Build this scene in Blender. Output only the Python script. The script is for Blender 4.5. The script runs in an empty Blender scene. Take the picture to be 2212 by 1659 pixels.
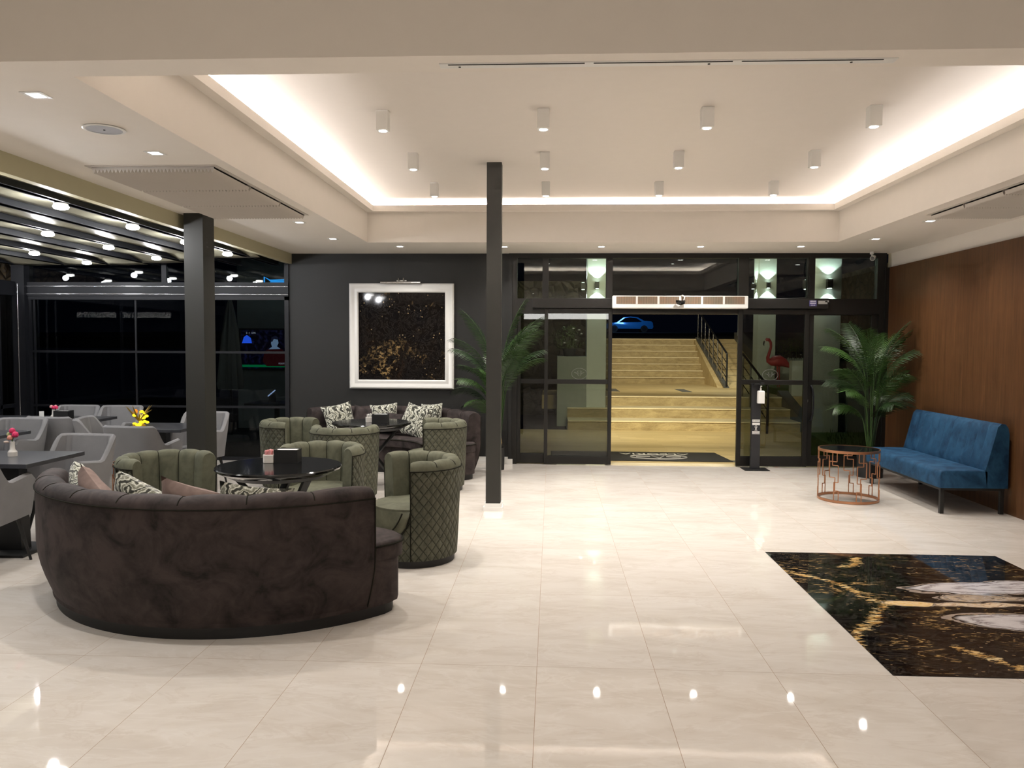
import bpy, math, random
from math import pi, sin, cos, radians as rad, sqrt, atan2
from mathutils import Vector, Matrix
random.seed(7)
SC = bpy.context.scene
COL = SC.collection

# ------------------------------------------------------------------ mesh helper
class MB:
    def __init__(s): s.v = []; s.f = []
    def add(s, vs, fs):
        n = len(s.v); s.v += [tuple(p) for p in vs]; s.f += [tuple(i + n for i in f) for f in fs]; return s
    def box(s, a, b, rz=0, c=None):
        x0, y0, z0 = a; x1, y1, z1 = b
        vs = [(x0,y0,z0),(x1,y0,z0),(x1,y1,z0),(x0,y1,z0),(x0,y0,z1),(x1,y0,z1),(x1,y1,z1),(x0,y1,z1)]
        if rz:
            cx, cy = c if c else ((x0+x1)/2, (y0+y1)/2)
            vs = [(cx+(x-cx)*cos(rz)-(y-cy)*sin(rz), cy+(x-cx)*sin(rz)+(y-cy)*cos(rz), z) for x,y,z in vs]
        return s.add(vs, [(0,3,2,1),(4,5,6,7),(0,1,5,4),(1,2,6,5),(2,3,7,6),(3,0,4,7)])
    def hexa(s, vs): return s.add(vs, [(0,3,2,1),(4,5,6,7),(0,1,5,4),(1,2,6,5),(2,3,7,6),(3,0,4,7)])
    def bar(s, a, b, w, h=None, up=(0,0,1)):
        a = Vector(a); b = Vector(b); h = h or w; d = (b-a).normalized(); up = Vector(up)
        if abs(d.dot(up)) > .98: up = Vector((0,1,0)) if abs(d.y) < .9 else Vector((1,0,0))
        r = d.cross(up).normalized()*w/2; u = r.cross(d).normalized()*h/2
        return s.hexa([a-r-u, a+r-u, b+r-u, b-r-u, a-r+u, a+r+u, b+r+u, b-r+u])
    def grid(s, rows, closed_u=False, closed_v=False):
        # rows: list of equal length point lists
        n = len(rows); m = len(rows[0]); vs = [p for r in rows for p in r]; fs = []
        for i in range(n if closed_v else n-1):
            for j in range(m if closed_u else m-1):
                a = i*m+j; b = i*m+(j+1) % m; i2 = (i+1) % n
                fs.append((a, b, i2*m+(j+1) % m, i2*m+j))
        return s.add(vs, fs)
    def lathe(s, prof, n=24, c=(0,0), caps=True):
        rows = [[(c[0]+r*cos(2*pi*k/n), c[1]+r*sin(2*pi*k/n), z) for k in range(n)] for r, z in prof]
        base = len(s.v); s.grid(rows, closed_u=True)
        if caps:
            s.f.append(tuple(base+k for k in reversed(range(n)))); q = base+(len(prof)-1)*n
            s.f.append(tuple(q+k for k in range(n)))
        return s
    def tube(s, pts, r, n=8, caps=True, closed=False, flat=1.0):
        pts = [Vector(p) for p in pts]; N = len(pts); rs = r if isinstance(r, (list, tuple)) else [r]*N
        rows = []; prev = None
        for i, p in enumerate(pts):
            if closed: d = (pts[(i+1) % N]-pts[i-1])
            else: d = pts[min(i+1, N-1)]-pts[max(i-1, 0)]
            d = d.normalized() if d.length > 1e-9 else Vector((0,0,1))
            if prev is None:
                prev = Vector((0,0,1)) if abs(d.z) < .9 else Vector((1,0,0))
            a = (prev - d*prev.dot(d))
            if a.length < 1e-6: a = d.orthogonal()
            a.normalize(); prev = a; b = d.cross(a)
            rows.append([p + (a*cos(2*pi*k/n) + b*sin(2*pi*k/n)*flat)*rs[i] for k in range(n)])
        base = len(s.v); s.grid(rows, closed_u=True, closed_v=closed)
        if caps and not closed:
            s.f.append(tuple(base+k for k in reversed(range(n)))); q = base+(N-1)*n
            s.f.append(tuple(q+k for k in range(n)))
        return s
    def cyl(s, a, b, r, n=16): return s.tube([a, b], r, n)
    def prism(s, poly, z0, z1):
        n = len(poly); vs = [(x,y,z0) for x,y in poly]+[(x,y,z1) for x,y in poly]
        fs = [tuple(reversed(range(n))), tuple(range(n,2*n))]+[(i,(i+1)%n,n+(i+1)%n,n+i) for i in range(n)]
        return s.add(vs, fs)
    def pad(s, poly, z0, z1, r, k=4):
        # extruded outline with rounded top edge
        n = len(poly); P = [Vector((x,y)) for x,y in poly]; nor = []
        for i in range(n):
            d = (P[(i+1)%n]-P[i-1]).normalized(); nor.append(Vector((-d.y, d.x)))
        loops = [[(p.x,p.y,z0) for p in P]]
        for j in range(k+1):
            a = pi/2*j/k; ins = r*(1-cos(a)); z = z1-r+r*sin(a)
            loops.append([(p.x+q.x*ins, p.y+q.y*ins, z) for p,q in zip(P,nor)])
        base = len(s.v); s.grid(loops, closed_u=True)
        s.f.append(tuple(base+i for i in reversed(range(n)))); q = base+(len(loops)-1)*n
        s.f.append(tuple(q+i for i in range(n)))
        return s
    def ball(s, c, r, n=12, m=8, sc=(1,1,1)):
        rows = []
        for i in range(1, m):
            t = pi*i/m
            rows.append([(c[0]+r*sc[0]*sin(t)*cos(2*pi*k/n), c[1]+r*sc[1]*sin(t)*sin(2*pi*k/n), c[2]-r*sc[2]*cos(t)) for k in range(n)])
        base = len(s.v); s.grid(rows, closed_u=True)
        b = len(s.v); s.v += [(c[0],c[1],c[2]-r*sc[2]), (c[0],c[1],c[2]+r*sc[2])]
        for k in range(n):
            s.f.append((b, base+(k+1)%n, base+k)); q = base+(m-2)*n
            s.f.append((b+1, q+k, q+(k+1)%n))
        return s
    def xf(s, M, start=0):
        s.v = s.v[:start]+[tuple(M @ Vector(p)) for p in s.v[start:]]; return s
    def mesh(s, name, mat, smooth=None, bev=0, fix=True):
        me = bpy.data.meshes.new(name); me.from_pydata(s.v, [], s.f)
        me.materials.append(mat)
        if fix or bev:
            import bmesh
            bm = bmesh.new(); bm.from_mesh(me)
            bmesh.ops.recalc_face_normals(bm, faces=bm.faces)
            bm.to_mesh(me); bm.free()
        if smooth is not None:
            me.shade_smooth(); me.set_sharp_from_angle(angle=rad(smooth))
        me.update(); return me

def link(o, parent=None):
    COL.objects.link(o)
    if parent is not None: o.parent = parent
    return o
def part(name, mb, mat, parent=None, smooth=35, bev=0, label=None, fix=True, sub=0):
    me = mb.mesh(name, mat, smooth, fix=fix); o = bpy.data.objects.new(name, me); link(o, parent)
    if bev:
        m = o.modifiers.new('bevel', 'BEVEL'); m.width = bev; m.segments = 2; m.limit_method = 'ANGLE'; m.angle_limit = rad(40)
    if sub:
        m = o.modifiers.new('subsurf', 'SUBSURF'); m.levels = sub; m.render_levels = sub
    if label: o['label'] = label
    return o
def tag(o, label, cat, group=None, kind=None):
    o['label'] = label; o['category'] = cat
    if group: o['group'] = group
    if kind: o['kind'] = kind
    return o
def thing(name, label, cat, loc=(0,0,0), rz=0, group=None):
    o = bpy.data.objects.new(name, None); COL.objects.link(o); o.empty_display_size = .1
    o.location = loc; o.rotation_euler = (0,0,rz); return tag(o, label, cat, group)
def struct(name, mb, mat, parent=None, smooth=None, bev=0):
    o = part(name, mb, mat, parent, smooth, bev)
    if parent is None: o['kind'] = 'structure'
    return o
def dup(root, loc, rz=None, label=None, group=None):
    def cp(o, par):
        c = o.copy(); COL.objects.link(c); c.parent = par
        for ch in kids[o.name]: cp(ch, c)
        return c
    kids = {}
    def walk(o):
        kids[o.name] = list(o.children)
        for c in o.children: walk(c)
    walk(root); r = cp(root, None); r.location = loc
    if rz is not None: r.rotation_euler = (0,0,rz)
    if label: r['label'] = label
    if group: r['group'] = group
    return r
def text_part(name, s, size, mat, parent, M, ext=.0008, align='CENTER', label=None, bold=0):
    cu = bpy.data.curves.new(name, 'FONT'); cu.body = s; cu.size = size; cu.extrude = ext; cu.align_x = align; cu.align_y = 'CENTER'
    cu.offset = bold
    to = bpy.data.objects.new(name+'_src', cu); COL.objects.link(to)
    dg = bpy.context.evaluated_depsgraph_get(); me = bpy.data.meshes.new_from_object(to.evaluated_get(dg))
    bpy.data.objects.remove(to); bpy.data.curves.remove(cu)
    me.transform(M); me.materials.clear(); me.materials.append(mat); me.name = name
    o = bpy.data.objects.new(name, me); link(o, parent)
    if label: o['label'] = label
    return o

# ------------------------------------------------------------------ materials
def lin(c):
    return tuple((x/255/12.92 if x/255 <= .04045 else ((x/255+.055)/1.055)**2.4) for x in c)
class NT:
    def __init__(s, name):
        s.m = bpy.data.materials.new(name); s.m.use_nodes = True; s.t = s.m.node_tree; s.t.nodes.clear()
        s.out = s.t.nodes.new('ShaderNodeOutputMaterial')
    def n(s, typ, **kw):
        o = s.t.nodes.new(typ)
        for k, v in kw.items():
            if k.startswith('i_'):
                key = k[2:]; key = int(key) if key.isdigit() else key.replace('_', ' ')
                o.inputs[key].default_value = v
            else: setattr(o, k, v)
        return o
    def l(s, a, b): s.t.links.new(a, b)
    def math(s, op, a, b=None, c=None, clamp=False):
        o = s.t.nodes.new('ShaderNodeMath'); o.operation = op; o.use_clamp = clamp
        for i, x in enumerate((a, b, c)):
            if x is None: continue
            if isinstance(x, (int, float)): o.inputs[i].default_value = x
            else: s.l(x, o.inputs[i])
        return o.outputs[0]
    def mix(s, f, a, b):
        o = s.t.nodes.new('ShaderNodeMix'); o.data_type = 'RGBA'
        for i, x in ((0, f), (6, a), (7, b)):
            if isinstance(x, (int, float)): o.inputs[i].default_value = x
            elif isinstance(x, tuple): o.inputs[i].default_value = (*x[:3], 1)
            else: s.l(x, o.inputs[i])
        return o.outputs[2]
    def ramp(s, f, stops, interp='LINEAR'):
        o = s.t.nodes.new('ShaderNodeValToRGB'); cr = o.color_ramp; cr.interpolation = interp
        while len(cr.elements) > 1: cr.elements.remove(cr.elements[-1])
        for i, (p, c) in enumerate(stops):
            e = cr.elements[0] if i == 0 else cr.elements.new(p)
            e.position = p; e.color = (*c, 1) if isinstance(c, tuple) else (c, c, c, 1)
        s.l(f, o.inputs[0]); return o.outputs[0]
    def coord(s, scale=(1,1,1), kind='Object', rot=(0,0,0), loc=(0,0,0)):
        tc = s.t.nodes.new('ShaderNodeTexCoord'); mp = s.t.nodes.new('ShaderNodeMapping')
        mp.inputs['Scale'].default_value = scale; mp.inputs['Rotation'].default_value = rot; mp.inputs['Location'].default_value = loc
        s.l(tc.outputs[kind], mp.inputs[0]); return mp.outputs[0]
    def noise(s, co, scale, detail=3, rough=.5, dist=0, out='Fac'):
        o = s.n('ShaderNodeTexNoise'); o.inputs['Scale'].default_value = scale; o.inputs['Detail'].default_value = detail
        o.inputs['Roughness'].default_value = rough; o.inputs['Distortion'].default_value = dist
        if co is not None: s.l(co, o.inputs['Vector'])
        return o.outputs[out]
    def principled(s, col, rough=.5, metal=0, spec=.5, sheen=0, sheen_rough=.5, coat=0, bump=None, bstr=.3, bdist=.01, emis=None, estr=0, sheen_tint=None):
        p = s.n('ShaderNodeBsdfPrincipled')
        for key, x in (('Base Color', col), ('Roughness', rough), ('Metallic', metal)):
            if isinstance(x, (int, float)): p.inputs[key].default_value = x
            elif isinstance(x, tuple): p.inputs[key].default_value = (*x[:3], 1)
            else: s.l(x, p.inputs[key])
        p.inputs['Specular IOR Level'].default_value = spec
        p.inputs['Sheen Weight'].default_value = sheen; p.inputs['Sheen Roughness'].default_value = sheen_rough
        if sheen_tint: p.inputs['Sheen Tint'].default_value = (*sheen_tint, 1)
        p.inputs['Coat Weight'].default_value = coat
        if emis: p.inputs['Emission Color'].default_value = (*emis, 1); p.inputs['Emission Strength'].default_value = estr
        if bump is not None:
            b = s.n('ShaderNodeBump'); b.inputs['Strength'].default_value = bstr; b.inputs['Distance'].default_value = bdist
            s.l(bump, b.inputs['Height']); s.l(b.outputs[0], p.inputs['Normal'])
        s.l(p.outputs[0], s.out.inputs[0]); return s.m
def plain(name, col, rough=.5, metal=0, spec=.5, var=.06, bscale=0, bstr=.1, **kw):
    t = NT(name); co = t.coord(); nz = t.noise(co, 9, 4)
    a = tuple(max(0, c*(1-var)) for c in col); b = tuple(c*(1+var) for c in col)
    bump = t.noise(co, bscale, 3) if bscale else None
    return t.principled(t.mix(nz, a, b), rough, metal, spec, bump=bump, bstr=bstr, bdist=.004, **kw)
def emitter(name, col, strength, sample=False):
    t = NT(name); e = t.n('ShaderNodeEmission'); e.inputs[0].default_value = (*col, 1); e.inputs[1].default_value = strength
    t.l(e.outputs[0], t.out.inputs[0])
    if not sample: t.m.cycles.emission_sampling = 'NONE'
    return t.m
def glass(name, tint, refl=1.0):
    t = NT(name); tr = t.n('ShaderNodeBsdfTransparent'); tr.inputs[0].default_value = (*tint, 1)
    gl = t.n('ShaderNodeBsdfGlossy'); gl.inputs['Roughness'].default_value = 0; gl.inputs[0].default_value = (refl, refl, refl, 1)
    fr = t.n('ShaderNodeFresnel'); fr.inputs[0].default_value = 1.5
    mx = t.n('ShaderNodeMixShader'); t.l(fr.outputs[0], mx.inputs[0]); t.l(tr.outputs[0], mx.inputs[1]); t.l(gl.outputs[0], mx.inputs[2])
    t.l(mx.outputs[0], t.out.inputs[0]); return t.m

def velvet(name, col, light, rough=.75, quilt=None, sheen=.35):
    t = NT(name); co = t.coord(); nz = t.noise(co, 4.5, 5, .6, 1.2); n2 = t.noise(co, 16, 3, .6, .5)
    f = t.math('ADD', t.math('MULTIPLY', nz, .8), t.math('MULTIPLY', n2, .25))
    c = t.ramp(f, [(.38, col), (.62, light)])
    bump = None
    if quilt:
        R, s = quilt
        tc = t.n('ShaderNodeTexCoord'); sp = t.n('ShaderNodeSeparateXYZ'); t.l(tc.outputs['Object'], sp.inputs[0])
        ang = t.math('MULTIPLY', t.math('ARCTAN2', sp.outputs[1], sp.outputs[0]), R)
        u = t.math('DIVIDE', t.math('ADD', t.math('MULTIPLY', ang, 1.25), sp.outputs[2]), s)
        v = t.math('DIVIDE', t.math('SUBTRACT', t.math('MULTIPLY', ang, 1.25), sp.outputs[2]), s)
        du = t.math('ABSOLUTE', t.math('SUBTRACT', t.math('FRACT', u), .5)); dv = t.math('ABSOLUTE', t.math('SUBTRACT', t.math('FRACT', v), .5))
        d = t.math('SUBTRACT', .5, t.math('MAXIMUM', du, dv))          # 0 at a seam
        h = t.math('POWER', t.math('MULTIPLY', d, 2, clamp=True), .45)
        seam = t.math('SMOOTH_MIN', t.math('MULTIPLY', d, 14), 1, .2, clamp=True)
        c = t.mix(seam, tuple(x*.45 for x in col), c); bump = h
        return t.principled(c, rough, spec=.25, sheen=sheen, sheen_rough=.45, bump=bump, bstr=1, bdist=.02, sheen_tint=light)
    return t.principled(c, rough, spec=.25, sheen=sheen, sheen_rough=.45, bump=nz, bstr=.15, bdist=.01, sheen_tint=light)

# floor: polished cream porcelain, 60 x 120 cm
def mat_floor():
    t = NT('polished cream floor tiles'); tc = t.n('ShaderNodeTexCoord'); sp = t.n('ShaderNodeSeparateXYZ'); t.l(tc.outputs['Object'], sp.inputs[0])
    X = t.math('DIVIDE', t.math('ADD', sp.outputs[0], .063+60), .6); Y = t.math('DIVIDE', t.math('ADD', sp.outputs[1], 120-4.012), 1.2)
    fx = t.math('FRACT', X); fy = t.math('FRACT', Y)
    ex = t.math('MINIMUM', fx, t.math('SUBTRACT', 1, fx)); ey = t.math('MINIMUM', fy, t.math('SUBTRACT', 1, fy))
    gx = t.math('LESS_THAN', t.math('MULTIPLY', ex, .6), .0013); gy = t.math('LESS_THAN', t.math('MULTIPLY', ey, 1.2), .0013)
    g = t.math('MAXIMUM', gx, gy)
    cell = t.n('ShaderNodeCombineXYZ'); t.l(t.math('FLOOR', X), cell.inputs[0]); t.l(t.math('FLOOR', Y), cell.inputs[1])
    wn = t.n('ShaderNodeTexWhiteNoise'); t.l(cell.outputs[0], wn.inputs['Vector'])
    off = t.n('ShaderNodeVectorMath', operation='MULTIPLY_ADD'); t.l(wn.outputs['Color'], off.inputs[0]); off.inputs[1].default_value = (7,7,7)
    mp = t.n('ShaderNodeMapping'); mp.inputs['Scale'].default_value = (.8, 2.2, 1); t.l(tc.outputs['Object'], mp.inputs[0]); t.l(mp.outputs[0], off.inputs[2])
    nz = t.noise(off.outputs[0], 1.6, 6, .55, 1.5); n2 = t.noise(off.outputs[0], 1.1, 5, .6, 2.5)
    vein = t.math('SUBTRACT', 1, t.math('MULTIPLY', t.math('ABSOLUTE', t.math('SUBTRACT', n2, .5)), 30), clamp=True)
    base = t.ramp(nz, [(.3, (.66,.60,.53)), (.5, (.72,.665,.60)), (.7, (.76,.71,.65))])
    base = t.mix(t.math('MULTIPLY', vein, .35), base, (.80,.76,.71))
    n3 = t.noise(off.outputs[0], 1.9, 5, .6, 2.2)
    v2 = t.math('SUBTRACT', 1, t.math('MULTIPLY', t.math('ABSOLUTE', t.math('SUBTRACT', n3, .42)), 26), clamp=True)
    base = t.mix(t.math('MULTIPLY', v2, .22), base, (.55,.46,.38))
    col = t.mix(g, base, (.32,.22,.14))
    wav = t.noise(t.coord(), 2.2, 2, .5)
    rough = t.math('ADD', .035, t.math('MULTIPLY', g, .5))
    return t.principled(col, rough, spec=.5, bump=wav, bstr=.035, bdist=.02)
def mat_marble(name='black marble with gold veins', scale=1.0, swirl=True, gold=1.0, kind='Object', rot=(0,0,0), pt=.45, fineamt=.35, rough=.035):
    t = NT(name); co = t.coord((scale,)*3, rot=rot, kind=kind); st = t.n('ShaderNodeMapping'); st.inputs['Scale'].default_value = (1, 2.4, 2.4 if swirl else 1); t.l(co, st.inputs[0])
    s = st.outputs[0]
    a = t.noise(s, 1.5, 8, .62, 1.6)
    v1 = t.math('SUBTRACT', 1, t.math('MULTIPLY', t.math('ABSOLUTE', t.math('SUBTRACT', a, .52)), 26), clamp=True)
    patch = t.math('MULTIPLY', t.math('SUBTRACT', t.noise(co, 1.1, 3), pt), 6, clamp=True)
    gr = t.noise(s, 17, 7, .72); grm = t.math('MULTIPLY', t.math('SUBTRACT', gr, .47), 9, clamp=True)
    gmask = t.math('MULTIPLY', t.math('MULTIPLY', v1, patch), grm)
    vo = t.n('ShaderNodeTexVoronoi'); vo.inputs['Scale'].default_value = 15; t.l(s, vo.inputs['Vector'])
    spk = t.math('MULTIPLY', t.math('LESS_THAN', vo.outputs['Distance'], .17), t.math('GREATER_THAN', t.noise(s, 5, 2), .55))
    dk = t.noise(s, 4, 8, .7, 2.5); fine = t.math('SUBTRACT', 1, t.math('MULTIPLY', t.math('ABSOLUTE', t.math('SUBTRACT', dk, .5)), 34), clamp=True)
    base = t.ramp(a, [(.3, (.003,.003,.004)), (.6, (.007,.005,.004)), (.75, (.022,.011,.006))])
    base = t.mix(t.math('MULTIPLY', fine, fineamt), base, (.16,.14,.12))
    col = t.mix(t.math('MULTIPLY', spk, .6), base, (.36,.26,.14))
    col = t.mix(t.math('MULTIPLY', gmask, gold), col, (.62,.40,.16))
    if swirl:
        tc = t.n('ShaderNodeTexCoord')
        sp = t.n('ShaderNodeSeparateXYZ'); wv = t.n('ShaderNodeVectorMath', operation='MULTIPLY_ADD')
        nc = t.noise(s, 1.6, 4, .55, .5, out='Color'); t.l(nc, wv.inputs[0]); wv.inputs[1].default_value = (.34,.22,0); t.l(tc.outputs['Object'], wv.inputs[2])
        t.l(wv.outputs[0], sp.inputs[0])
        px = t.math('SUBTRACT', sp.outputs[0], .17); py = t.math('SUBTRACT', sp.outputs[1], .11)
        def seg(x0, y0, x1, y1):
            dx, dy = x1-x0, y1-y0; L2 = dx*dx+dy*dy
            h = t.math('DIVIDE', t.math('ADD', t.math('MULTIPLY', t.math('SUBTRACT', px, x0), dx), t.math('MULTIPLY', t.math('SUBTRACT', py, y0), dy)), L2, clamp=True)
            ax = t.math('SUBTRACT', t.math('SUBTRACT', px, x0), t.math('MULTIPLY', h, dx)); ay = t.math('SUBTRACT', t.math('SUBTRACT', py, y0), t.math('MULTIPLY', h, dy))
            return t.math('SQRT', t.math('ADD', t.math('MULTIPLY', ax, ax), t.math('MULTIPLY', ay, ay)))
        P = [(-.95,.72),(-.65,.36),(-.46,.0),(-.60,-.22),(-.77,-.54),(-.93,-.80)]
        dmin = seg(*P[0], *P[1])
        for a_, b_ in list(zip(P[1:], P[2:]))+[((-.2,1.05),(-.40,.82)), ((-.40,-.78),(-.26,-.99)), ((-.26,-.99),(-.1,-1.2)), ((.2,-.9),(.5,-.7))]:
            dmin = t.math('MINIMUM', dmin, seg(*a_, *b_))
        br = t.math('MULTIPLY', t.math('SUBTRACT', .10, dmin), 12, clamp=True)
        gg = t.math('MULTIPLY', t.math('SUBTRACT', t.math('ADD', t.math('MULTIPLY', gr, .9), t.math('MULTIPLY', br, .22)), .63), 16, clamp=True)
        col = t.mix(t.math('MULTIPLY', br, gg), col, t.ramp(t.noise(s, 9, 3), [(.35, (.30,.15,.04)), (.5, (.62,.40,.15)), (.65, (.80,.62,.34))]))
        def ell(cx, cy, rx, ry, sl):
            x = t.math('DIVIDE', t.math('SUBTRACT', px, cx), rx); y = t.math('DIVIDE', t.math('SUBTRACT', t.math('SUBTRACT', py, cy), t.math('MULTIPLY', t.math('SUBTRACT', px, cx), sl)), ry)
            return t.math('SQRT', t.math('ADD', t.math('MULTIPLY', x, x), t.math('MULTIPLY', y, y)))
        for cx, cy, rx, ry, sl, c1, c2 in ((.60,.36,.80,.15,.12,(.66,.62,.63),(.14,.10,.10)), (.62,-.42,.82,.16,-.12,(.64,.60,.60),(.16,.12,.12)), (.20,.10,.30,.07,.05,(.50,.38,.26),(.05,.03,.03)), (.12,-.05,.28,.05,0,(.78,.60,.40),(.18,.08,.04)), (-.32,-.04,.17,.05,0,(.85,.60,.28),(.70,.42,.15))):
            e = ell(cx, cy, rx, ry, sl)
            rings = t.math('SINE', t.math('ADD', t.math('MULTIPLY', e, 19), t.math('MULTIPLY', dk, 9))); inner = t.mix(t.math('MULTIPLY', t.math('POWER', t.math('MULTIPLY_ADD', rings, .5, .5), 4), .75), c1, c2)
            inner = t.mix(t.math('MULTIPLY', fine, .5), inner, (.82,.78,.78))
            m = t.math('MULTIPLY', t.math('SUBTRACT', 1, e), 14, clamp=True)
            edge = t.math('MULTIPLY', t.math('LESS_THAN', t.math('ABSOLUTE', t.math('SUBTRACT', e, 1.05)), .03), .8)
            col = t.mix(m, col, inner); col = t.mix(edge, col, (.45,.36,.30))
    return t.principled(col, rough, spec=.5)
def mat_wood():
    t = NT('vertical grain walnut veneer'); co = t.coord((5,5,.22)); a = t.noise(co, 5, 6, .6, .6); b = t.noise(co, 26, 4, .6)
    f = t.math('ADD', t.math('MULTIPLY', a, .6), t.math('MULTIPLY', b, .4))
    c = t.ramp(f, [(.35, (.062,.027,.0105)), (.55, (.10,.044,.017)), (.7, (.135,.061,.024))])
    return t.principled(c, .42, spec=.35, bump=b, bstr=.12, bdist=.002)
def mat_stone(name='travertine', c1=(.25,.19,.095), c2=(.46,.37,.20), sc=(1.6,5,5), rough=.5, joints=None):
    t = NT(name); co = t.coord(sc); a = t.noise(co, 1.8, 8, .66, 1.0); b = t.noise(co, 18, 4, .7)
    f = t.math('ADD', t.math('MULTIPLY', a, .65), t.math('MULTIPLY', b, .35)); c = t.ramp(f, [(.36, c1), (.6, c2)])
    return t.principled(c, rough, spec=.3, bump=b, bstr=.15, bdist=.004)
def mat_planks():
    t = NT('striped travertine paving'); co = t.coord(); br = t.n('ShaderNodeTexBrick'); t.l(co, br.inputs['Vector'])
    br.inputs['Scale'].default_value = 1; br.inputs['Brick Width'].default_value = .62; br.inputs['Row Height'].default_value = .16
    br.inputs['Mortar Size'].default_value = .002; br.inputs['Color1'].default_value = (.60,.46,.24,1); br.inputs['Color2'].default_value = (.44,.33,.15,1); br.inputs['Mortar'].default_value = (.35,.24,.10,1)
    nz = t.noise(t.coord((1,7,1)), 3, 6, .6); c = t.mix(t.math('MULTIPLY', nz, .45), br.outputs['Color'], (.70,.57,.33))
    return t.principled(c, .35, spec=.4)
def mat_rubble(k=1):
    t = NT('rubble stone masonry'); q = lambda c: tuple(x*k for x in c); co = t.coord(); vo = t.n('ShaderNodeTexVoronoi'); vo.feature = 'DISTANCE_TO_EDGE'; vo.inputs['Scale'].default_value = 4.2; t.l(co, vo.inputs['Vector'])
    v2 = t.n('ShaderNodeTexVoronoi'); v2.inputs['Scale'].default_value = 4.2; t.l(co, v2.inputs['Vector'])
    c = t.mix(t.math('MULTIPLY', vo.outputs['Distance'], 14, clamp=True), q((.035,.028,.02)), t.ramp(t.math('FRACT', t.math('MULTIPLY', v2.outputs['Distance'], 3.3)), [(0, q((.20,.15,.10))), (.5, q((.32,.24,.15))), (1, q((.24,.21,.17)))]))
    return t.principled(c, .9, bump=t.math('MULTIPLY', vo.outputs['Distance'], 3, clamp=True), bstr=.8, bdist=.05)
def mat_leafprint():
    t = NT('leaf print velvet'); co = t.coord((1,1,1)); w = t.noise(co, 5, 3, .5, out='Color')
    ad = t.n('ShaderNodeVectorMath', operation='MULTIPLY_ADD'); t.l(w, ad.inputs[0]); ad.inputs[1].default_value = (.12,.12,.12); t.l(co, ad.inputs[2])
    wv = t.n('ShaderNodeTexWave'); wv.inputs['Scale'].default_value = 4.6; wv.inputs['Distortion'].default_value = 17; wv.inputs['Detail'].default_value = 4; wv.inputs['Detail Scale'].default_value = 1.6; t.l(ad.outputs[0], wv.inputs['Vector'])
    p = t.noise(co, 7, 2, .5)
    f = t.math('ADD', t.math('MULTIPLY', wv.outputs['Fac'], .7), t.math('MULTIPLY', p, .45))
    c = t.ramp(f, [(.28, (.035,.035,.028)), (.43, (.12,.12,.09)), (.52, (.40,.40,.32)), (.68, (.75,.75,.66)), (.9, (.2,.2,.15))])
    return t.principled(c, .7, spec=.2, sheen=.2, bump=p, bstr=.1)
def mat_corr():
    t = NT('ribbed pergola fabric'); co = t.coord((1,1,1)); wv = t.n('ShaderNodeTexWave'); wv.bands_direction = 'Y'; wv.inputs['Scale'].default_value = 14; t.l(co, wv.inputs['Vector'])
    nz = t.noise(co, 3, 3)
    return t.principled(t.mix(nz, (.33,.31,.22), (.38,.36,.27)), .38, spec=.5, bump=wv.outputs['Fac'], bstr=.35, bdist=.004)
def mat_screen():
    # football broadcast: dark crowd, green pitch strip
    t = NT('television picture'); tc = t.n('ShaderNodeTexCoord'); sp = t.n('ShaderNodeSeparateXYZ'); t.l(tc.outputs['Object'], sp.inputs[0])
    z = sp.outputs[2]; nz = t.noise(tc.outputs['Object'], 14, 4); 
    crowd = t.ramp(nz, [(.5, (.001,.001,.004)), (.75, (.01,.012,.05))])
    col = t.mix(t.math('MULTIPLY', t.math('LESS_THAN', z, .075), t.math('GREATER_THAN', z, .03)), crowd, (.0,.16,.05))
    e = t.n('ShaderNodeEmission'); t.l(col, e.inputs[0]); e.inputs[1].default_value = 1.0; t.l(e.outputs[0], t.out.inputs[0]); t.m.cycles.emission_sampling = 'NONE'; return t.m

M = {}
M['floor'] = mat_floor(); M['marble'] = mat_marble(); M['wood'] = mat_wood()
M['artmarble'] = mat_marble('dark marble picture', 1.3, swirl=False, gold=.7, pt=.52, fineamt=.10, rough=.045)
M['ceil'] = plain('warm white ceiling paint', (.80,.74,.67), .75, var=.02)
M['ceil2'] = plain('high ceiling paint', (.79,.73,.67), .5, var=.02)
M['olive'] = plain('beige painted beam', (.50,.46,.30), .6, var=.03)
M['dark'] = plain('charcoal wall paint', (.0098,.0096,.0085), .6, var=.05, bscale=90, bstr=.1)
M['pillar'] = plain('charcoal pillar paint', (.019,.0185,.0145), .55, var=.05)
M['frame'] = plain('dark bronze aluminium', (.010,.009,.0075), .38, metal=.2, var=.05)
M['alu'] = plain('anthracite aluminium', (.0065,.007,.0095), .5, spec=.3, var=.05)
M['white'] = plain('white satin', (.80,.79,.76), .35, var=.02)
M['whitewall'] = plain('white outdoor render', (.62,.66,.62), .8, var=.06, bscale=60, bstr=.35)
M['greywall'] = plain('grey outdoor render', (.30,.33,.31), .85, var=.08, bscale=50, bstr=.3)
M['black'] = plain('black lacquer', (.006,.006,.006), .12, var=.02)
M['matblack'] = plain('matt black', (.009,.009,.009), .5, var=.05)
M['stonetop'] = plain('dark stone table top', (.045,.046,.052), .28, var=.35)
M['grey'] = plain('grey woven upholstery', (.205,.20,.205), .85, var=.10, bscale=160, bstr=.25)
M['mauve'] = velvet('mauve brown velvet', (.012,.009,.0086), (.050,.037,.035), sheen=.42)
M['green'] = velvet('olive green velvet', (.070,.072,.048), (.125,.125,.085), sheen=.2)
M['quilt'] = velvet('diamond quilted olive velvet', (.062,.064,.044), (.105,.106,.074), quilt=(.35, .085), sheen=.15)
M['blue'] = velvet('blue velvet', (.004,.026,.066), (.016,.070,.145), sheen=.3)
M['piping'] = plain('dark piping', (.016,.015,.011), .9, spec=.1)
M['leafprint'] = mat_leafprint()
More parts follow.
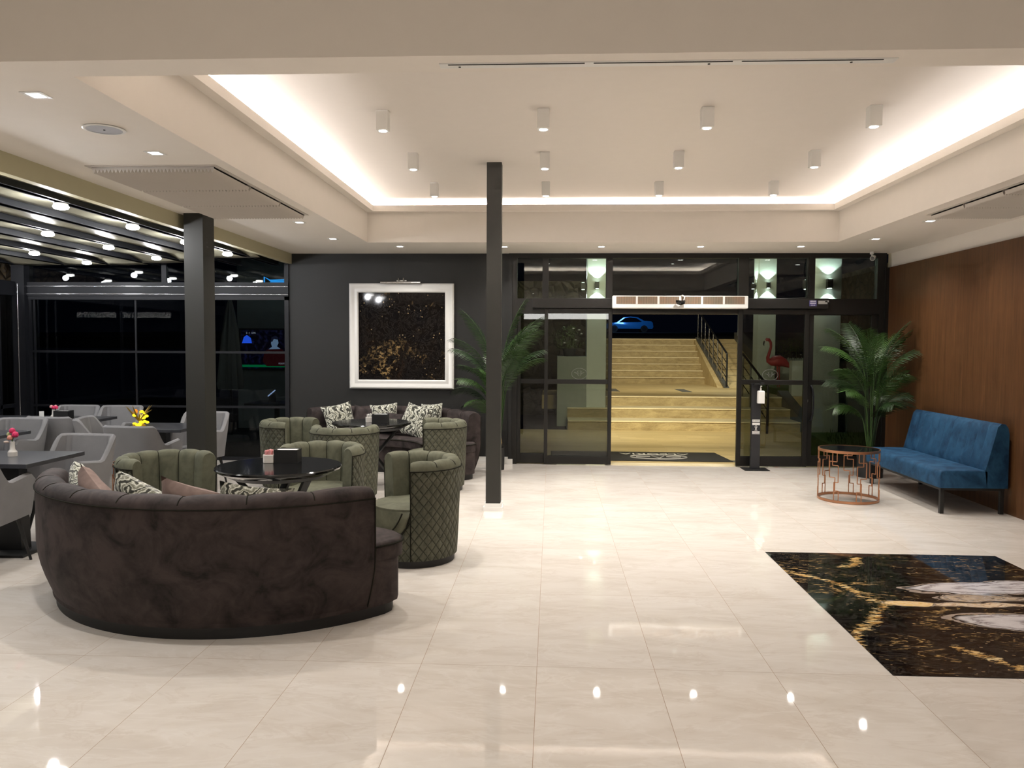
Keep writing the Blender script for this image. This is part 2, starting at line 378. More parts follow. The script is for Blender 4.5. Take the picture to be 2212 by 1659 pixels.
M['pinkcush'] = velvet('dusty pink velvet', (.16,.11,.095), (.26,.19,.165))
M['copper'] = plain('brushed copper', (.55,.27,.15), .3, metal=.9, var=.08)
M['chrome'] = plain('brushed nickel', (.55,.53,.5), .25, metal=1)
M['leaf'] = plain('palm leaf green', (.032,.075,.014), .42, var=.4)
M['leaf2'] = plain('dark palm leaf green', (.016,.040,.010), .42, var=.4)  # darker green for some of the fronds
M['stem'] = plain('palm stem green', (.075,.15,.03), .45, var=.3)
M['husk'] = plain('palm husk', (.30,.19,.07), .8, var=.3)
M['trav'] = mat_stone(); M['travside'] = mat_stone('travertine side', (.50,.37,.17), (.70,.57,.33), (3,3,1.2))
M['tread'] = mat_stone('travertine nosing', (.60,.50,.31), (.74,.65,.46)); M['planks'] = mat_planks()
M['granite'] = plain('grey granite', (.10,.10,.095), .5, var=.3)
M['rubble'] = mat_rubble(); M['rubble_dimmed'] = mat_rubble(.22); M['corr'] = mat_corr()  # second rubble copy has dimness put into its colour against the court spots
M['asphalt'] = plain('night asphalt', (.03,.03,.032), .9, var=.2)
M['lens'] = emitter('lamp lens', (1,.97,.92), 18); M['lens2'] = emitter('pergola lamp lens', (1,.98,.95), 22)
M['led'] = emitter('led strip', (1,.95,.9), 8)
M['sconcelens'] = emitter('sconce lens', (.93,1,.95), 25)
M['glassdoor'] = glass('tinted door glass', (.42,.445,.425)); M['glasstop'] = glass('transom glass', (.62,.68,.65)); M['glassp'] = glass('pergola glass', (.55,.58,.58), .7)
M['cleartop'] = plain('black glass top', (.008,.009,.01), .03)
M['red'] = plain('flamingo red plastic', (.50,.045,.055), .5, var=.1)
M['carblue'] = plain('blue car paint', (.03,.22,.55), .18, metal=.3, coat=1)
M['carglass'] = plain('car glass', (.004,.005,.008), .05)
M['pinkrose'] = plain('hot pink petals', (.70,.03,.13), .55, var=.3); M['peach'] = plain('peach petals', (.80,.33,.24), .55, var=.2); M['palepink'] = plain('pale pink petals', (.75,.35,.35), .55)
M['cream'] = plain('cream ceramic', (.72,.69,.64), .3); M['packet'] = plain('pink sugar packets', (.85,.42,.42), .6, var=.2)
M['grass'] = plain('night grass', (.05,.08,.015), .9, var=.5); M['soil'] = plain('soil', (.10,.06,.03), .95, var=.3)
M['spk'] = plain('speaker mesh', (.42,.43,.47), .6)
M['grille'] = plain('white grille', (.56,.51,.46), .45, var=.02); M['hole'] = plain('dark gap', (.02,.018,.016), .9)
M['shrub'] = plain('shrub leaves', (.10,.15,.03), .6, var=.5); M['yshrub'] = plain('yellow green shrub leaves', (.24,.26,.05), .6, var=.4)
M['mat'] = plain('black door mat', (.016,.015,.014), .95, var=.2, bscale=300, bstr=.3); M['matlogo'] = plain('silver mat lettering', (.55,.53,.48), .7)
M['purple'] = plain('violet sticker', (.05,.04,.13), .5); M['pickw'] = plain('pale picket planter', (.35,.42,.40), .7); M['pickg'] = plain('green picket planter', (.03,.12,.08), .6)
M['parasol'] = plain('pale parasol cloth', (.20,.20,.18), .9)

# ------------------------------------------------------------------ lights
def spot(loc, power, size=70, tgt=None, col=(1,.95,.89), blend=.6, rad_=.04):
    l = bpy.data.lights.new('spot_light', 'SPOT'); l.energy = power; l.spot_size = rad(size); l.spot_blend = blend; l.shadow_soft_size = rad_; l.color = col
    o = bpy.data.objects.new('spot_light', l); COL.objects.link(o); o.location = loc
    if tgt: o.rotation_euler = (Vector(tgt)-Vector(loc)).to_track_quat('-Z', 'Y').to_euler()
    return o
def area(loc, power, sx, sy, rot=(0,0,0), col=(1,.95,.9)):
    l = bpy.data.lights.new('area_light', 'AREA'); l.shape = 'RECTANGLE'; l.size = sx; l.size_y = sy; l.energy = power; l.color = col
    o = bpy.data.objects.new('area_light', l); COL.objects.link(o); o.location = loc; o.rotation_euler = rot; return o
def point(loc, power, r=.04, col=(1,.96,.9)):
    l = bpy.data.lights.new('point_light', 'POINT'); l.energy = power; l.shadow_soft_size = r; l.color = col
    o = bpy.data.objects.new('point_light', l); COL.objects.link(o); o.location = loc; return o

# ------------------------------------------------------------------ room shell
ZL, ZH = 2.93, 3.45
CX0, CX1, CY0, CY1 = -2.30, 3.46, 3.76, 9.85
YB = 11.05
struct('floor', MB().box((-7.75,-9,-.12), (5.0,YB+.06,0)), M['floor'])
c = MB()
c.box((-3.66,3.63,ZL), (CX0,YB+.1,ZL+.16)); c.box((CX1,3.63,ZL), (4.60,YB+.1,ZL+.16))
c.box((CX0,CY1,ZL), (CX1,YB+.1,ZL+.16)); c.box((CX0,3.63,ZL), (CX1,CY0,ZL+.16))
struct('ceiling', c, M['ceil'])
c = MB()   # bulkhead towards the viewer and ceiling over the reception side
c.box((-7.75,3.55,ZL), (4.6,3.63,3.5)); c.box((-7.75,-9,3.32), (4.6,3.55,3.5))
struct('ceiling', c, M['ceil'])
c = MB(); T = .45
c.box((CX0-T,CY0-.02-T,ZH), (CX1+T,CY1+T,ZH+.1))
struct('ceiling', c, M['ceil2'])
c = MB()   # cove: vertical faces, overhanging ledge, lip and trough
for a, b in (((CX0-.06,CY0-.06,ZL+.16),(CX0,CY1+.06,3.30)), ((CX1,CY0-.06,ZL+.16),(CX1+.06,CY1+.06,3.30)), ((CX0,CY1,ZL+.16),(CX1,CY1+.06,3.30)), ((CX0,CY0-.06,ZL+.16),(CX1,CY0,3.30))): c.box(a, b)
O = .09
for a, b in (((CX0-.40,CY0-.40,3.30),(CX0+O,CY1+.40,3.335)), ((CX1-O,CY0-.40,3.30),(CX1+.40,CY1+.40,3.335)), ((CX0+O,CY1-O,3.30),(CX1-O,CY1+.40,3.335)), ((CX0+O,CY0-.40,3.30),(CX1-O,CY0+O,3.335))): c.box(a, b)
for a, b in (((CX0+O-.02,CY0+O,3.335),(CX0+O,CY1-O,3.375)), ((CX1-O,CY0+O,3.335),(CX1-O+.02,CY1-O,3.375)), ((CX0+O-.02,CY1-O,3.335),(CX1-O+.02,CY1-O+.02,3.375)), ((CX0+O-.02,CY0+O-.02,3.335),(CX1-O+.02,CY0+O,3.375))): c.box(a, b)
for a, b in (((CX0-.45,CY0-.45,3.30),(CX0-.40,CY1+.45,3.45)), ((CX1+.40,CY0-.45,3.30),(CX1+.45,CY1+.45,3.45)), ((CX0-.40,CY1+.40,3.30),(CX1+.40,CY1+.45,3.45)), ((CX0-.40,CY0-.45,3.30),(CX1+.40,CY0-.40,3.45))): c.box(a, b)
struct('trim_1', c, M['ceil'])
# LED strips lying in the trough
LEDP = 250
mx, my = (CX0+CX1)/2, (CY0+CY1)/2
tl = rad(14)
for lo, sx, sy, rx, ry in (((CX0-.24,my,3.35), .03, CY1-CY0, pi, tl), ((CX1+.24,my,3.35), .03, CY1-CY0, pi, -tl), ((mx,CY1+.24,3.35), CX1-CX0, .03, pi-tl, 0), ((mx,CY0-.09,3.35), CX1-CX0, .03, pi+rad(8), 0)):
    area(lo, LEDP, sx, sy, rot=(rx,ry,0), col=(1,.94,.90))
# olive beige beam along the pergola edge
struct('trim_2', MB().box((-3.73,3.63,2.79), (-3.66,YB,ZL+.16)), M['olive'])
struct('wall_back', MB().box((-3.70,YB,0), (-.60,YB+.2,ZL)).box((-.60,YB-.03,0),(-.545,YB+.2,ZL)), M['dark'])
struct('baseboard_back', MB().box((-3.70,YB-.02,0), (-.60,YB,.095)).box((-3.70,YB-.03,0), (-.60,YB-.02,.045)).box((-.62,YB-.06,0),(-.535,YB-.03,.07)), M['white'])
struct('wall_right', MB().box((4.55,-9,0), (4.75,YB+.1,2.735)), M['wood'])
struct('wall_right', MB().box((4.59,-9,2.735), (4.75,YB+.1,ZL+.5)), M['ceil'])
struct('trim_3', MB().box((4.50,YB-.05,0),(4.56,YB+.05,2.735)), M['frame'])
struct('wall_front', MB().box((-7.75,-9.2,0), (4.75,-9,3.5)), plain('warm grey wall', (.35,.32,.29), .8))
# pillars
def pillar(name, x0, x1, y0, y1, z1, label, base):
    t = thing(name, label, 'pillar', ((x0+x1)/2, (y0+y1)/2, 0)); w = (x1-x0)/2; d = (y1-y0)/2
    part('shaft', MB().box((-w,-d,0), (w,d,z1)), M['pillar'], t, None)
    if base: part('base_trim', MB().box((-w-.012,-d-.012,0), (w+.012,d+.012,.075)).box((-w-.024,-d-.024,0), (w+.024,d+.024,.04)), M['white'], t, None, label='white stepped base trim')
    return t
for o in (pillar('pillar', -3.60, -3.41, 7.64, 7.90, ZL, 'thick charcoal pillar between the grey chairs and the pergola', False),
          pillar('pillar', -.648, -.502, 7.85, 8.0, ZH, 'thin charcoal pillar with white base in the middle of the hall', True)): o['kind'] = 'structure'

# black marble inlay
o = part('floor_inlay', MB().box((-.9,-1.2,0), (.9,1.2,.003)), M['marble'], None, None); o.location = (2.63, 5.21, 0)
tag(o, 'black marble inlay with gold veins and white swirls set in the cream floor', 'floor inlay')

# ------------------------------------------------------------------ ceiling fittings
def can_lamp():
    t = thing('ceiling_spotlight', '', 'ceiling light', group='surface spotlights on the raised ceiling')
    part('housing', MB().box((-.045,-.045,-.15), (.045,.045,0)), M['white'], t, None, bev=.003)
    part('lens', MB().lathe([(.03,-.1525),(.033,-.149)], 16), M['lens'], t)
    return t
can = None
rown = ['front row nearest the viewer', 'middle row', 'back row by the cove']; coln = ['left end', 'second from the left', 'third from the left', 'right end']
for r in range(3):
    for k in range(4):
        x = -1.31+1.235*k; y = 6.14+1.345*r
        lab = 'white square surface spotlight, %s of the %s' % (coln[k], rown[r])
        if can is None: can = can_lamp(); can.location = (x,y,ZH); can['label'] = lab
        else: dup(can, (x,y,ZH), None, lab)
        spot((x,y,ZH-.16), 80, 110, blend=.9, rad_=.03)
def downlight():
    t = thing('recessed_downlight', '', 'ceiling light', group='recessed downlights in the low ceiling')
    m = MB()
    for a, b in (((-.055,-.055,-.004),(-.035,.055,0)), ((.035,-.055,-.004),(.055,.055,0)), ((-.035,-.055,-.004),(.035,-.035,0)), ((-.035,.035,-.004),(.035,.055,0))): m.box(a, b)
    part('trim_ring', m, M['white'], t, None)
    part('lens', MB().box((-.034,-.034,-.003), (.034,.034,-.0005)), M['lens'], t, None)
    return t
dl = None
DLS = [(-2.66,4.02,'square recessed downlight at the upper left, before the round speaker'), (-2.66,5.25,'square recessed downlight between round speaker and left grille'),
       (-2.64,8.23,'recessed downlight just behind the left air grille'), (-2.64,9.5,'recessed downlight left of the cove corner'), (-1.97,10.25,'recessed downlight above the framed marble picture'),
       (-.62,10.3,'recessed downlight by the thin middle pillar'), (.63,10.3,'recessed downlight in front of the left sliding door'), (1.89,10.3,'recessed downlight above the open doorway'),
       (3.15,10.3,'recessed downlight in front of the right sliding door'), (3.80,9.6,'recessed downlight above the second palm'), (3.80,8.25,'recessed downlight just behind the right air grille')]
for x, y, lab in DLS:
    if dl is None: dl = downlight(); dl.location = (x,y,ZL); dl['label'] = lab
    else: dup(dl, (x,y,ZL), None, lab)
    spot((x,y,ZL-.02), 66, 140, blend=1, rad_=.04)
# unseen lamps added behind the camera to brighten bulkhead and foreground floor
for y in (-6.0, -3.2, -.4, 2.0):
    for x in (-3.0, -.6, 1.6, 3.6):
        o = dup(dl, (x,y,3.32), None, 'unseen downlight added on the reception side to brighten bulkhead and floor'); spot((x,y,3.30), 85 if y < 1 else 50, 110, rad_=.04)
# long luminous light box over the reception desk, mirrored in the doors
t = thing('linear_pendant_lamp', 'long white luminous box lamp hanging over the reception side', 'ceiling light', (.45,-6.5,2.62))
part('light_box', MB().box((-1.75,-.06,0), (1.75,.06,.20)), emitter('linear lamp', (1,.97,.93), 9, True), t, None)
for x in (-1.5,1.5): part('rod', MB().cyl((x,0,.2),(x,0,.70),.006,8), M['chrome'], t)

t = thing('ceiling_speaker', 'round grey ceiling speaker in the low ceiling at upper left', 'speaker', (-2.67,4.66,ZL))
part('rim', MB().lathe([(.115,0),(.12,-.006),(.108,-.010),(.10,-.008)], 40, caps=False), M['white'], t)
part('grille', MB().lathe([(.001,-.007),(.103,-.007)], 40, caps=False), M['spk'], t); part('led', MB().lathe([(.006,-.010),(.006,-.006)], 10), M['hole'], t)
def air_grille(x0, x1, y0, y1, n, lab):
    t = thing('air_grille', lab, 'air grille', ((x0+x1)/2,(y0+y1)/2,ZL), group='ribbed air grilles in the low ceiling'); w = (x1-x0)/2; h = (y1-y0)/2
    f = MB(); f.box((-w-.03,-h-.03,-.006),(w+.03,-h,0)).box((-w-.03,h,-.006),(w+.03,h+.03,0)).box((-w-.03,-h,-.006),(-w,h,0)).box((w,-h,-.006),(w+.03,h,0))
    part('frame', f, M['grille'], t, None); part('shadow_gap', MB().box((-w,-h,-.002),(w,h,0)), M['hole'], t, None)
    L = 2*h/n
    for k in range(n):
        rows = []; N = 66
        for yy, dz in ((-h+k*L+.012, 0), (-h+(k+1)*L-.018, 0)):
            rows.append([(-w+2*w*i/N, yy, -.018-(.030 if i % 2 else 0)) for i in range(N+1)])
        m = MB().grid(rows); m.grid([[(x,y,-.003) for x,y,z in rows[0]], rows[0]]); m.grid([rows[1], [(x,y,-.003) for x,y,z in rows[1]]])
        part('ribbed_panel', m, M['grille'], t, None)
    return t
air_grille(-3.33, -2.43, 5.63, 7.74, 3, 'ribbed white three panel air grille in the low ceiling at left')
air_grille(3.62, 4.36, 5.4, 7.86, 4, 'ribbed white air grille in the low ceiling at right edge')
t = thing('slot_diffuser', 'long thin slot air diffuser along the front bulkhead', 'air diffuser', (.5,3.67,ZL))
part('frame', MB().box((-1.02,-.028,-.004),(1.02,.03,0)), M['white'], t, None)
m = MB()
for k in range(3): m.box((-.98+.66*k,-.022,-.0055), (-.98+.66*k+.62,-.012,-.0035))
part('slot', m, M['hole'], t, None)
for x in (-.93,.2,.83): part('screw', MB().lathe([(.006,-.006),(.006,-.004)], 10, (x,.012)), M['hole'], t, None)
t = thing('security_camera', 'small white and black security camera at the right end of the transom', 'camera', (4.27,10.9,ZL))
part('mount', MB().cyl((0,0,0),(0,0,-.03),.025).cyl((0,0,-.03),(-.01,-.03,-.05),.01), M['white'], t)
part('housing', MB().tube([(.03,.05,-.05),(.02,-.01,-.07),(-.02,-.07,-.095)],[.02,.03,.032],14), M['white'], t)
part('lens', MB().tube([(-.02,-.07,-.095),(-.027,-.082,-.10)],[.027,.024],14), M['black'], t)

# ------------------------------------------------------------------ facade with doors
def frame_rect(m, x0, x1, z0, z1, w, y0=YB-.03, y1=YB+.05, wb=None, wt=None):
    wb = wb or w; wt = wt or w
    m.box((x0,y0,z0),(x0+w,y1,z1)).box((x1-w,y0,z0),(x1,y1,z1)).box((x0+w,y0,z0),(x1-w,y1,z0+wb)).box((x0+w,y0,z1-wt),(x1-w,y1,z1)); return m
m = MB()
m.box((-.55,YB-.03,2.865),(4.52,YB+.07,ZL)); m.box((-.55,YB-.03,2.17),(4.52,YB+.07,2.31))
for x0, x1 in ((-.55,-.482),(-.134,-.048),(.745,.832),(2.546,2.682),(3.477,3.57),(4.40,4.52)): m.box((x0,YB-.03,2.31),(x1,YB+.07,2.865))
m.box((-.55,YB-.03,0),(-.48,YB+.07,2.17)).box((4.43,YB-.03,0),(4.52,YB+.07,2.17)).box((-.48,YB-.03,2.10),(4.43,YB+.07,2.17))
struct('trim_4', m, M['frame'])
for i, (x0, x1) in enumerate(((-.482,-.134),(-.048,.745),(.832,2.546),(2.682,3.477),(3.57,4.40))):
    struct('window_%d' % (i+1), MB().box((x0,YB+.03,2.31),(x1,YB+.038,2.865)), M['glasstop'])
def door(n, x0, x1, y0, w, gz0, gz1, mr, ztop=2.17, z0=.012):
    d = bpy.data.objects.new('door_%d' % n, None); COL.objects.link(d); d['kind'] = 'structure'; d.location = ((x0+x1)/2, y0, 0); h = (x1-x0)/2
    f = MB(); frame_rect(f, -h, h, z0, ztop, w, -.025, .025, wb=gz0-z0, wt=ztop-gz1); f.box((-h+w,-.018,mr-.032),(h-w,.018,mr+.032))
    part('door_frame', f, M['frame'], d, None, bev=.003)
    part('glass_pane', MB().box((-h+w,-.004,gz0),(h-w,.004,gz1)), M['glassdoor'], d, None)
    return d
door(1, -.48, -.05, YB+.03, .05, .15, 2.10, 1.16)
d2 = door(2, -.10, .832, YB-.03, .05, .125, 2.11, 1.16)
d3 = door(3, 2.546, 3.50, YB-.03, .06, .15, 2.10, 1.17)
d4 = door(4, 3.49, 4.44, YB+.03, .09, .16, 2.09, 1.17)
# etched emblem on the sliding leaves
def emblem(par, x, z, s, y=-.006, mat=None):
    m = MB(); N = 36
    m.tube([(x+s*cos(2*pi*k/N), y, z+s*.72*sin(2*pi*k/N)) for k in range(N)], s*.035, 5, closed=True)
    for sg in (-1, 1):
        m.tube([(x+sg*s*.08, y, z-s*.30), (x+sg*s*.30, y, z+s*.05), (x+sg*s*.68, y, z+s*.18)], [s*.03, s*.06, s*.02], 5)
        m.tube([(x+sg*s*.05, y, z-s*.05), (x+sg*s*.28, y, z+s*.28), (x+sg*s*.12, y, z+s*.4)], [s*.02, s*.05, s*.02], 5)
    part('etched_emblem', m, mat or M['granite'], par)
emblem(d2, .02, 1.27, .105); emblem(d3, .07-.25+.15, 1.27, .105)
# curved pull handle and lock
part('door_handle', MB().tube([(-.41,-.03,1.13),(-.40,-.07,1.09),(-.385,-.075,.98),(-.383,-.075,.85),(-.39,-.07,.72),(-.405,-.065,.66),(-.415,-.03,.64)], .012, 8), M['alu'], d4)
part('door_lock', MB().lathe([(.012,-.03),(.014,0)], 12).xf(Matrix.Translation((-.455,-.03,.92)) @ Matrix.Rotation(rad(90),4,'X') @ Matrix.Scale(1.9,4,(0,1,0))), M['chrome'], d4)
# operator housing with stickers
t = thing('door_operator', 'long dark sliding door operator box under the transom windows', 'door operator', (1.73,YB-.03,2.185))
part('cover', MB().box((-2.0,-.09,-.012),(2.0,0,.125)), M['frame'], t, None, bev=.006)
part('sticker', MB().box((1.74,-.0925,.02),(1.84,-.091,.10)), M['purple'], t, None, label='violet sticker')
part('sticker', MB().box((1.86,-.0925,.05),(1.98,-.091,.095)).box((1.95,-.0925,.075),(2.0,-.091,.1)), plain('silver sticker', (.28,.27,.25), .4), t, None, label='silver sticker')
text_part('sticker_text', 'SERVIS', .026, M['white'], t, Matrix.Translation((1.79,-.093,.085)) @ Matrix.Rotation(rad(90),4,'X'))
text_part('sticker_text', '0 242 444', .014, M['white'], t, Matrix.Translation((1.79,-.093,.035)) @ Matrix.Rotation(rad(90),4,'X'))
part('stripe', MB().box((1.75,-.0935,.058),(1.83,-.092,.064)), M['white'], t, None)
# air curtain
t = thing('air_curtain', 'long white air curtain with six coil windows above the open doorway', 'air curtain', (1.722,YB-.14,2.165))
part('casing', MB().box((-.905,-.11,0),(.905,.0,.172)), M['white'], t, None, bev=.012)
tm = NT('coil fins'); co = tm.coord(); w1 = tm.n('ShaderNodeTexWave'); w1.bands_direction = 'X'; w1.inputs['Scale'].default_value = 22; tm.l(co, w1.inputs['Vector'])
w2 = tm.n('ShaderNodeTexWave'); w2.bands_direction = 'Z'; w2.inputs['Scale'].default_value = 28; tm.l(co, w2.inputs['Vector'])
cc = tm.mix(tm.noise(co, 8, 2), (.10,.30,.24), (.75,.24,.10)); cc = tm.mix(w2.outputs['Fac'], cc, tm.mix(tm.noise(co, 5, 2), (.55,.22,.12), (.15,.30,.25))); cc = tm.mix(w1.outputs['Fac'], (.10,.09,.07), cc)
M['coil'] = tm.principled(cc, .45, .4)
for k in range(6):
    part('coil_window', MB().box((-.855+.29*k,-.1125,.060),(-.855+.29*k+.262,-.109,.160)), M['coil'], t, None)
t = thing('motion_sensor', 'small black motion sensor in front of the air curtain', 'sensor', (1.72,YB-.29,2.265))
part('body', MB().tube([(-.055,0,0),(-.035,-.02,-.02),(0,-.03,-.03),(.035,-.02,-.02),(.055,0,0)],[.012,.03,.034,.03,.012],10), M['black'], t)
part('bracket', MB().tube([(.04,0,0),(.055,.0,.05),(.03,.02,.075),(.0,.06,.06)], .008, 6), M['white'], t)
# hanging cable at the transom
o = part('cable', MB().tube([(3.50,YB-.04,2.90),(3.475,YB-.05,2.80),(3.465,YB-.05,2.68),(3.49,YB-.05,2.58),(3.50,YB-.05,2.48),(3.48,YB-.05,2.38),(3.44,YB-.06,2.325),(3.1,YB-.045,2.315),(2.8,YB-.045,2.318)], .005, 6), M['matblack'], None)
tag(o, 'thin black cable looping down the transom right of the air curtain', 'cable')

# ------------------------------------------------------------------ pergola
m = MB(); XL = -7.62
m.box((XL,YB-.04,2.33),(-3.70,YB+.1,2.525)); m.box((XL,YB-.02,.0),(-3.70,YB+.04,.05))
m.box((XL+.06,YB-.03,2.28),(-3.70,YB+.05,2.33))
for z in (1.54,.764): m.box((XL,YB-.015,z-.016),(-3.70,YB+.02,z+.016))
m.box((XL-.06,YB-.1,0),(XL+.13,YB+.1,2.93)).box((-3.76,YB-.03,0),(-3.70,YB+.05,2.93)); m.box((-5.94,YB,0),(-5.915,YB+.03,2.3)); m.box((-5.54,YB,2.5),(-5.47,YB+.05,2.93))
m.box((XL+.13,YB-.02,0),(XL+.17,YB+.03,2.3)).box((XL+.19,YB,0),(XL+.22,YB+.03,2.3))
struct('trim_5', m, M['alu'])
m = MB()
for z in (2.468,2.358): m.tube([(XL,YB-.045,z),(-3.70,YB-.045,z)], .010, 10)
m.tube([(XL-.045,YB-.6,2.358),(XL-.045,3.6,2.358)], .01, 10); m.tube([(XL+.035,YB-.105,.0),(XL+.035,YB-.105,2.5)], .006, 8)
struct('trim_6', m, plain('polished aluminium bead', (.6,.6,.62), .18, metal=.9), smooth=40)
struct('window_6', MB().box((XL,YB+.005,.05),(-3.72,YB+.012,2.3)), M['glassp'])
struct('window_7', MB().box((XL,YB+.02,2.525),(-3.72,YB+.028,2.93)), M['glassp'])
m = MB(); m.box((XL-.1,3.6,2.33),(XL,YB-.1,2.53)); m.box((XL-.09,3.6,.74),(XL-.02,YB-.1,.79)); m.box((XL-.09,3.6,0),(XL-.02,YB-.1,.05))
for y in (10.2,10.42,10.62,8.3,8.36,6.0,6.06): m.box((XL-.09,y,0),(XL-.02,y+.045,2.33))
struct('trim_7', m, M['alu'])
struct('window_8', MB().box((XL-.06,3.6,.05),(XL-.052,YB-.1,2.33)), M['glassp'])
struct('wall_left', MB().box((-7.75,-9,0),(XL,3.6,3.5)), M['dark'])
# pergola roof
BX = [-3.88,-4.42,-4.98,-5.60,-6.22,-6.88,-7.60]
for i, x in enumerate(BX):
    o = part('pergola_beam', MB().box((x-.03,3.63,2.765),(x+.03,YB,2.84)).box((x-.05,3.63,2.765),(x+.05,YB,2.775)), M['alu'], None, None)
    tag(o, 'dark aluminium pergola beam, %s counted from the beige beam' % ['first','second','third','fourth','fifth','sixth','seventh'][i], 'beam', 'pergola roof beams'); o['kind'] = 'structure'
ends = [10.0,10.35,10.6,10.85,10.9,10.9]
xs = [-3.86]+BX[1:]
for i in range(6):
    x1, x0 = (BX[i]-.03 if i else -3.725), BX[i+1]+.03
    rows = []
    for j in range(60):
        y = 3.63+(ends[i]-3.63)*j/59; sg = .004*sin((y-3.2)*2*pi/1.12)
        if j > 56: sg -= .02*(j-56)
        rows.append([(x0+(x1-x0)*k/6, y, 2.815+sg+.010*(abs(k-3)/3)) for k in range(7)])
    o = part('pergola_fabric', MB().grid(rows), M['corr'], None, 80, fix=False)
    sm = o.modifiers.new('thick', 'SOLIDIFY'); sm.thickness = .004
    tag(o, 'beige retracted roof fabric in the %s bay from the beige beam' % ['first','second','third','fourth','fifth','sixth'][i], 'roof fabric', 'pergola roof fabrics'); o['kind'] = 'structure'
struct('ceiling', MB().box((XL-.1,3.55,3.05),(-3.70,YB,3.12)), M['hole'])
pl = None
ordn = ['nearest','second','third','fourth','fifth','sixth']
for i, (bx, y0) in enumerate(((BX[0],6.2-2.2),(BX[2],7.74-3.3),(BX[4],7.2-2.2),(BX[6],7.8-3.3))):
    for k in range(6):
        y = y0+1.08*k
        if y > 10.45: continue
        lab = 'white pergola lamp under the %s beam, %s along it' % (['first','third','fifth','seventh'][i], ordn[k])
        if pl is None:
            pl = thing('pergola_lamp', lab, 'ceiling light', (bx-.015,y,2.739), group='round lamps on the pergola beams')
            part('housing', MB().lathe([(.045,.026),(.052,.022),(.052,.012),(.05,.008)], 20), M['white'], pl)
            part('lens', MB().lathe([(.052,.010),(.060,-.004),(.052,-.020),(.02,-.028)], 20), M['lens2'], pl)
        else: dup(pl, (bx-.015,y,2.739), None, lab)
        point((bx-.09,y,2.69), 12, .04, (.96,.97,1))

# ------------------------------------------------------------------ picture on the dark wall
t = thing('framed_picture', 'square white framed dark marble picture on the charcoal wall', 'picture', (-2.097,YB,1.777))
prof = [(0,0),(0,.045),(.018,.06),(.034,.058),(.05,.046),(.075,.040),(.095,.046),(.112,.046),(.125,.03),(.125,0)]
W = .735
rows = []
for d, h in prof:
    s = W-d; rows.append([(-s,-h,-s),(s,-h,-s),(s,-h,s),(-s,-h,s)])
part('frame', MB().grid(rows, closed_u=True), M['white'], t, 30)
part('marble_panel', MB().box((-.615,-.02,-.615),(-.002,-.002,.615)).box((.002,-.02,-.615),(.615,-.002,.615)), M['artmarble'], t, None)
t = thing('picture_lamp', 'slim brushed metal picture lamp over the white frame', 'lamp', (-2.10,YB,2.53))
part('arm', MB().tube([(-.035,0,.02),(-.035,-.06,.05),(-.035,-.09,.0)], .008, 8).tube([(.035,0,.02),(.035,-.06,.05),(.035,-.09,.0)], .008, 8).box((-.07,-.015,-.0),(.07,0,.03)), M['chrome'], t)
part('shade', MB().cyl((-.28,-.10,-.01),(.28,-.10,-.01), .016), M['chrome'], t)

# ------------------------------------------------------------------ upholstery helpers
def sweep_back(R0, R1, th, zs, ztop, a0, a1, nch, step, mats, parent, zbot=.06, fl=.012):
    """curved back: quilted/plain outer skin, rolled rim with channels inside, end faces. Angles in radians."""
    n = max(8, nch*int((a1-a0)*R1/step/nch+1)); A = [a0+(a1-a0)*i/n for i in range(n+1)]
    Ro = (lambda z: R0+(R1-R0)*min(1, max(0, (z-zbot)/(ztop-.06-zbot)))**.8) if R1 < .6 else (lambda z: R0+(R1-R0)*sin(min(1, max(0, (z-zbot)/.36))*pi/2))
    zr = ztop-.055
    outer = MB().grid([[(Ro(z)*cos(a), Ro(z)*sin(a), z) for a in A] for z in [zbot+(zr-zbot)*k/10 for k in range(11)]])
    rr = th/2
    def inner_profile(a):
        ph = (a-a0)/(a1-a0)*nch; fc = abs(sin(pi*ph)) ; g = fl*(fc**.5)
        pts = []
        for k in range(9):
            b = pi*k/8; r = R1-rr+rr*cos(b); z = zr+(.055+g*.6)*sin(b); 
            pts.append(((r-(g if k > 4 else 0)), z))
        rin = R1-th
        for k in range(1, 7):
            z = zr+(zs-.04-zr)*k/6; pts.append((rin-g-(.02*k/6 if R1 < .6 else .04*k/6), z))
        return pts
    P = [[(r*cos(a), r*sin(a), z) for r, z in inner_profile(a)] for a in A]
    inner = MB().grid(P)
    for idx in (0, n):   # end faces
        a = A[idx]; ring = [(Ro(z)*cos(a), Ro(z)*sin(a), z) for z in [zbot+(zr-zbot)*k/10 for k in range(11)]] + P[idx][1:]
        q = P[idx][-1]; ring.append((q[0], q[1], zbot)) 
        inner.add(ring, [tuple(range(len(ring)))])
    part('outer_cover', outer, mats[0], parent, 40, fix=False)
    part('inner_back', inner, mats[1], parent, 50, fix=False)
    sm = MB()
    for c_ in range(1, nch):
        a = a0+(a1-a0)*c_/nch; sm.tube([((R1-rr+(rr+.001)*cos(b))*cos(a), (R1-rr+(rr+.001)*cos(b))*sin(a), zr+.056*sin(b)) for b in [pi*k/8 for k in range(1, 8)]]+[((R1-th-.001-(.02 if R1 < .6 else .04)*k/6)*cos(a), (R1-th-.001-(.02 if R1 < .6 else .04)*k/6)*sin(a), zr+(zs-.04-zr)*k/6) for k in range(0, 7)], .0035, 5)
    part('seam', sm, M['piping'], parent)
    m = MB().tube([((R1+.004)*cos(a), (R1+.004)*sin(a), zr-.004) for a in A], .0042, 6)
    for a in (a0, a1): m.tube([((Ro(z)+.003)*cos(a), (Ro(z)+.003)*sin(a), z) for z in [zbot+(zr-zbot)*k/8 for k in range(9)]], .0042, 6)
    part('piping', m, M['piping'] if mats[2] is None else mats[2], parent)
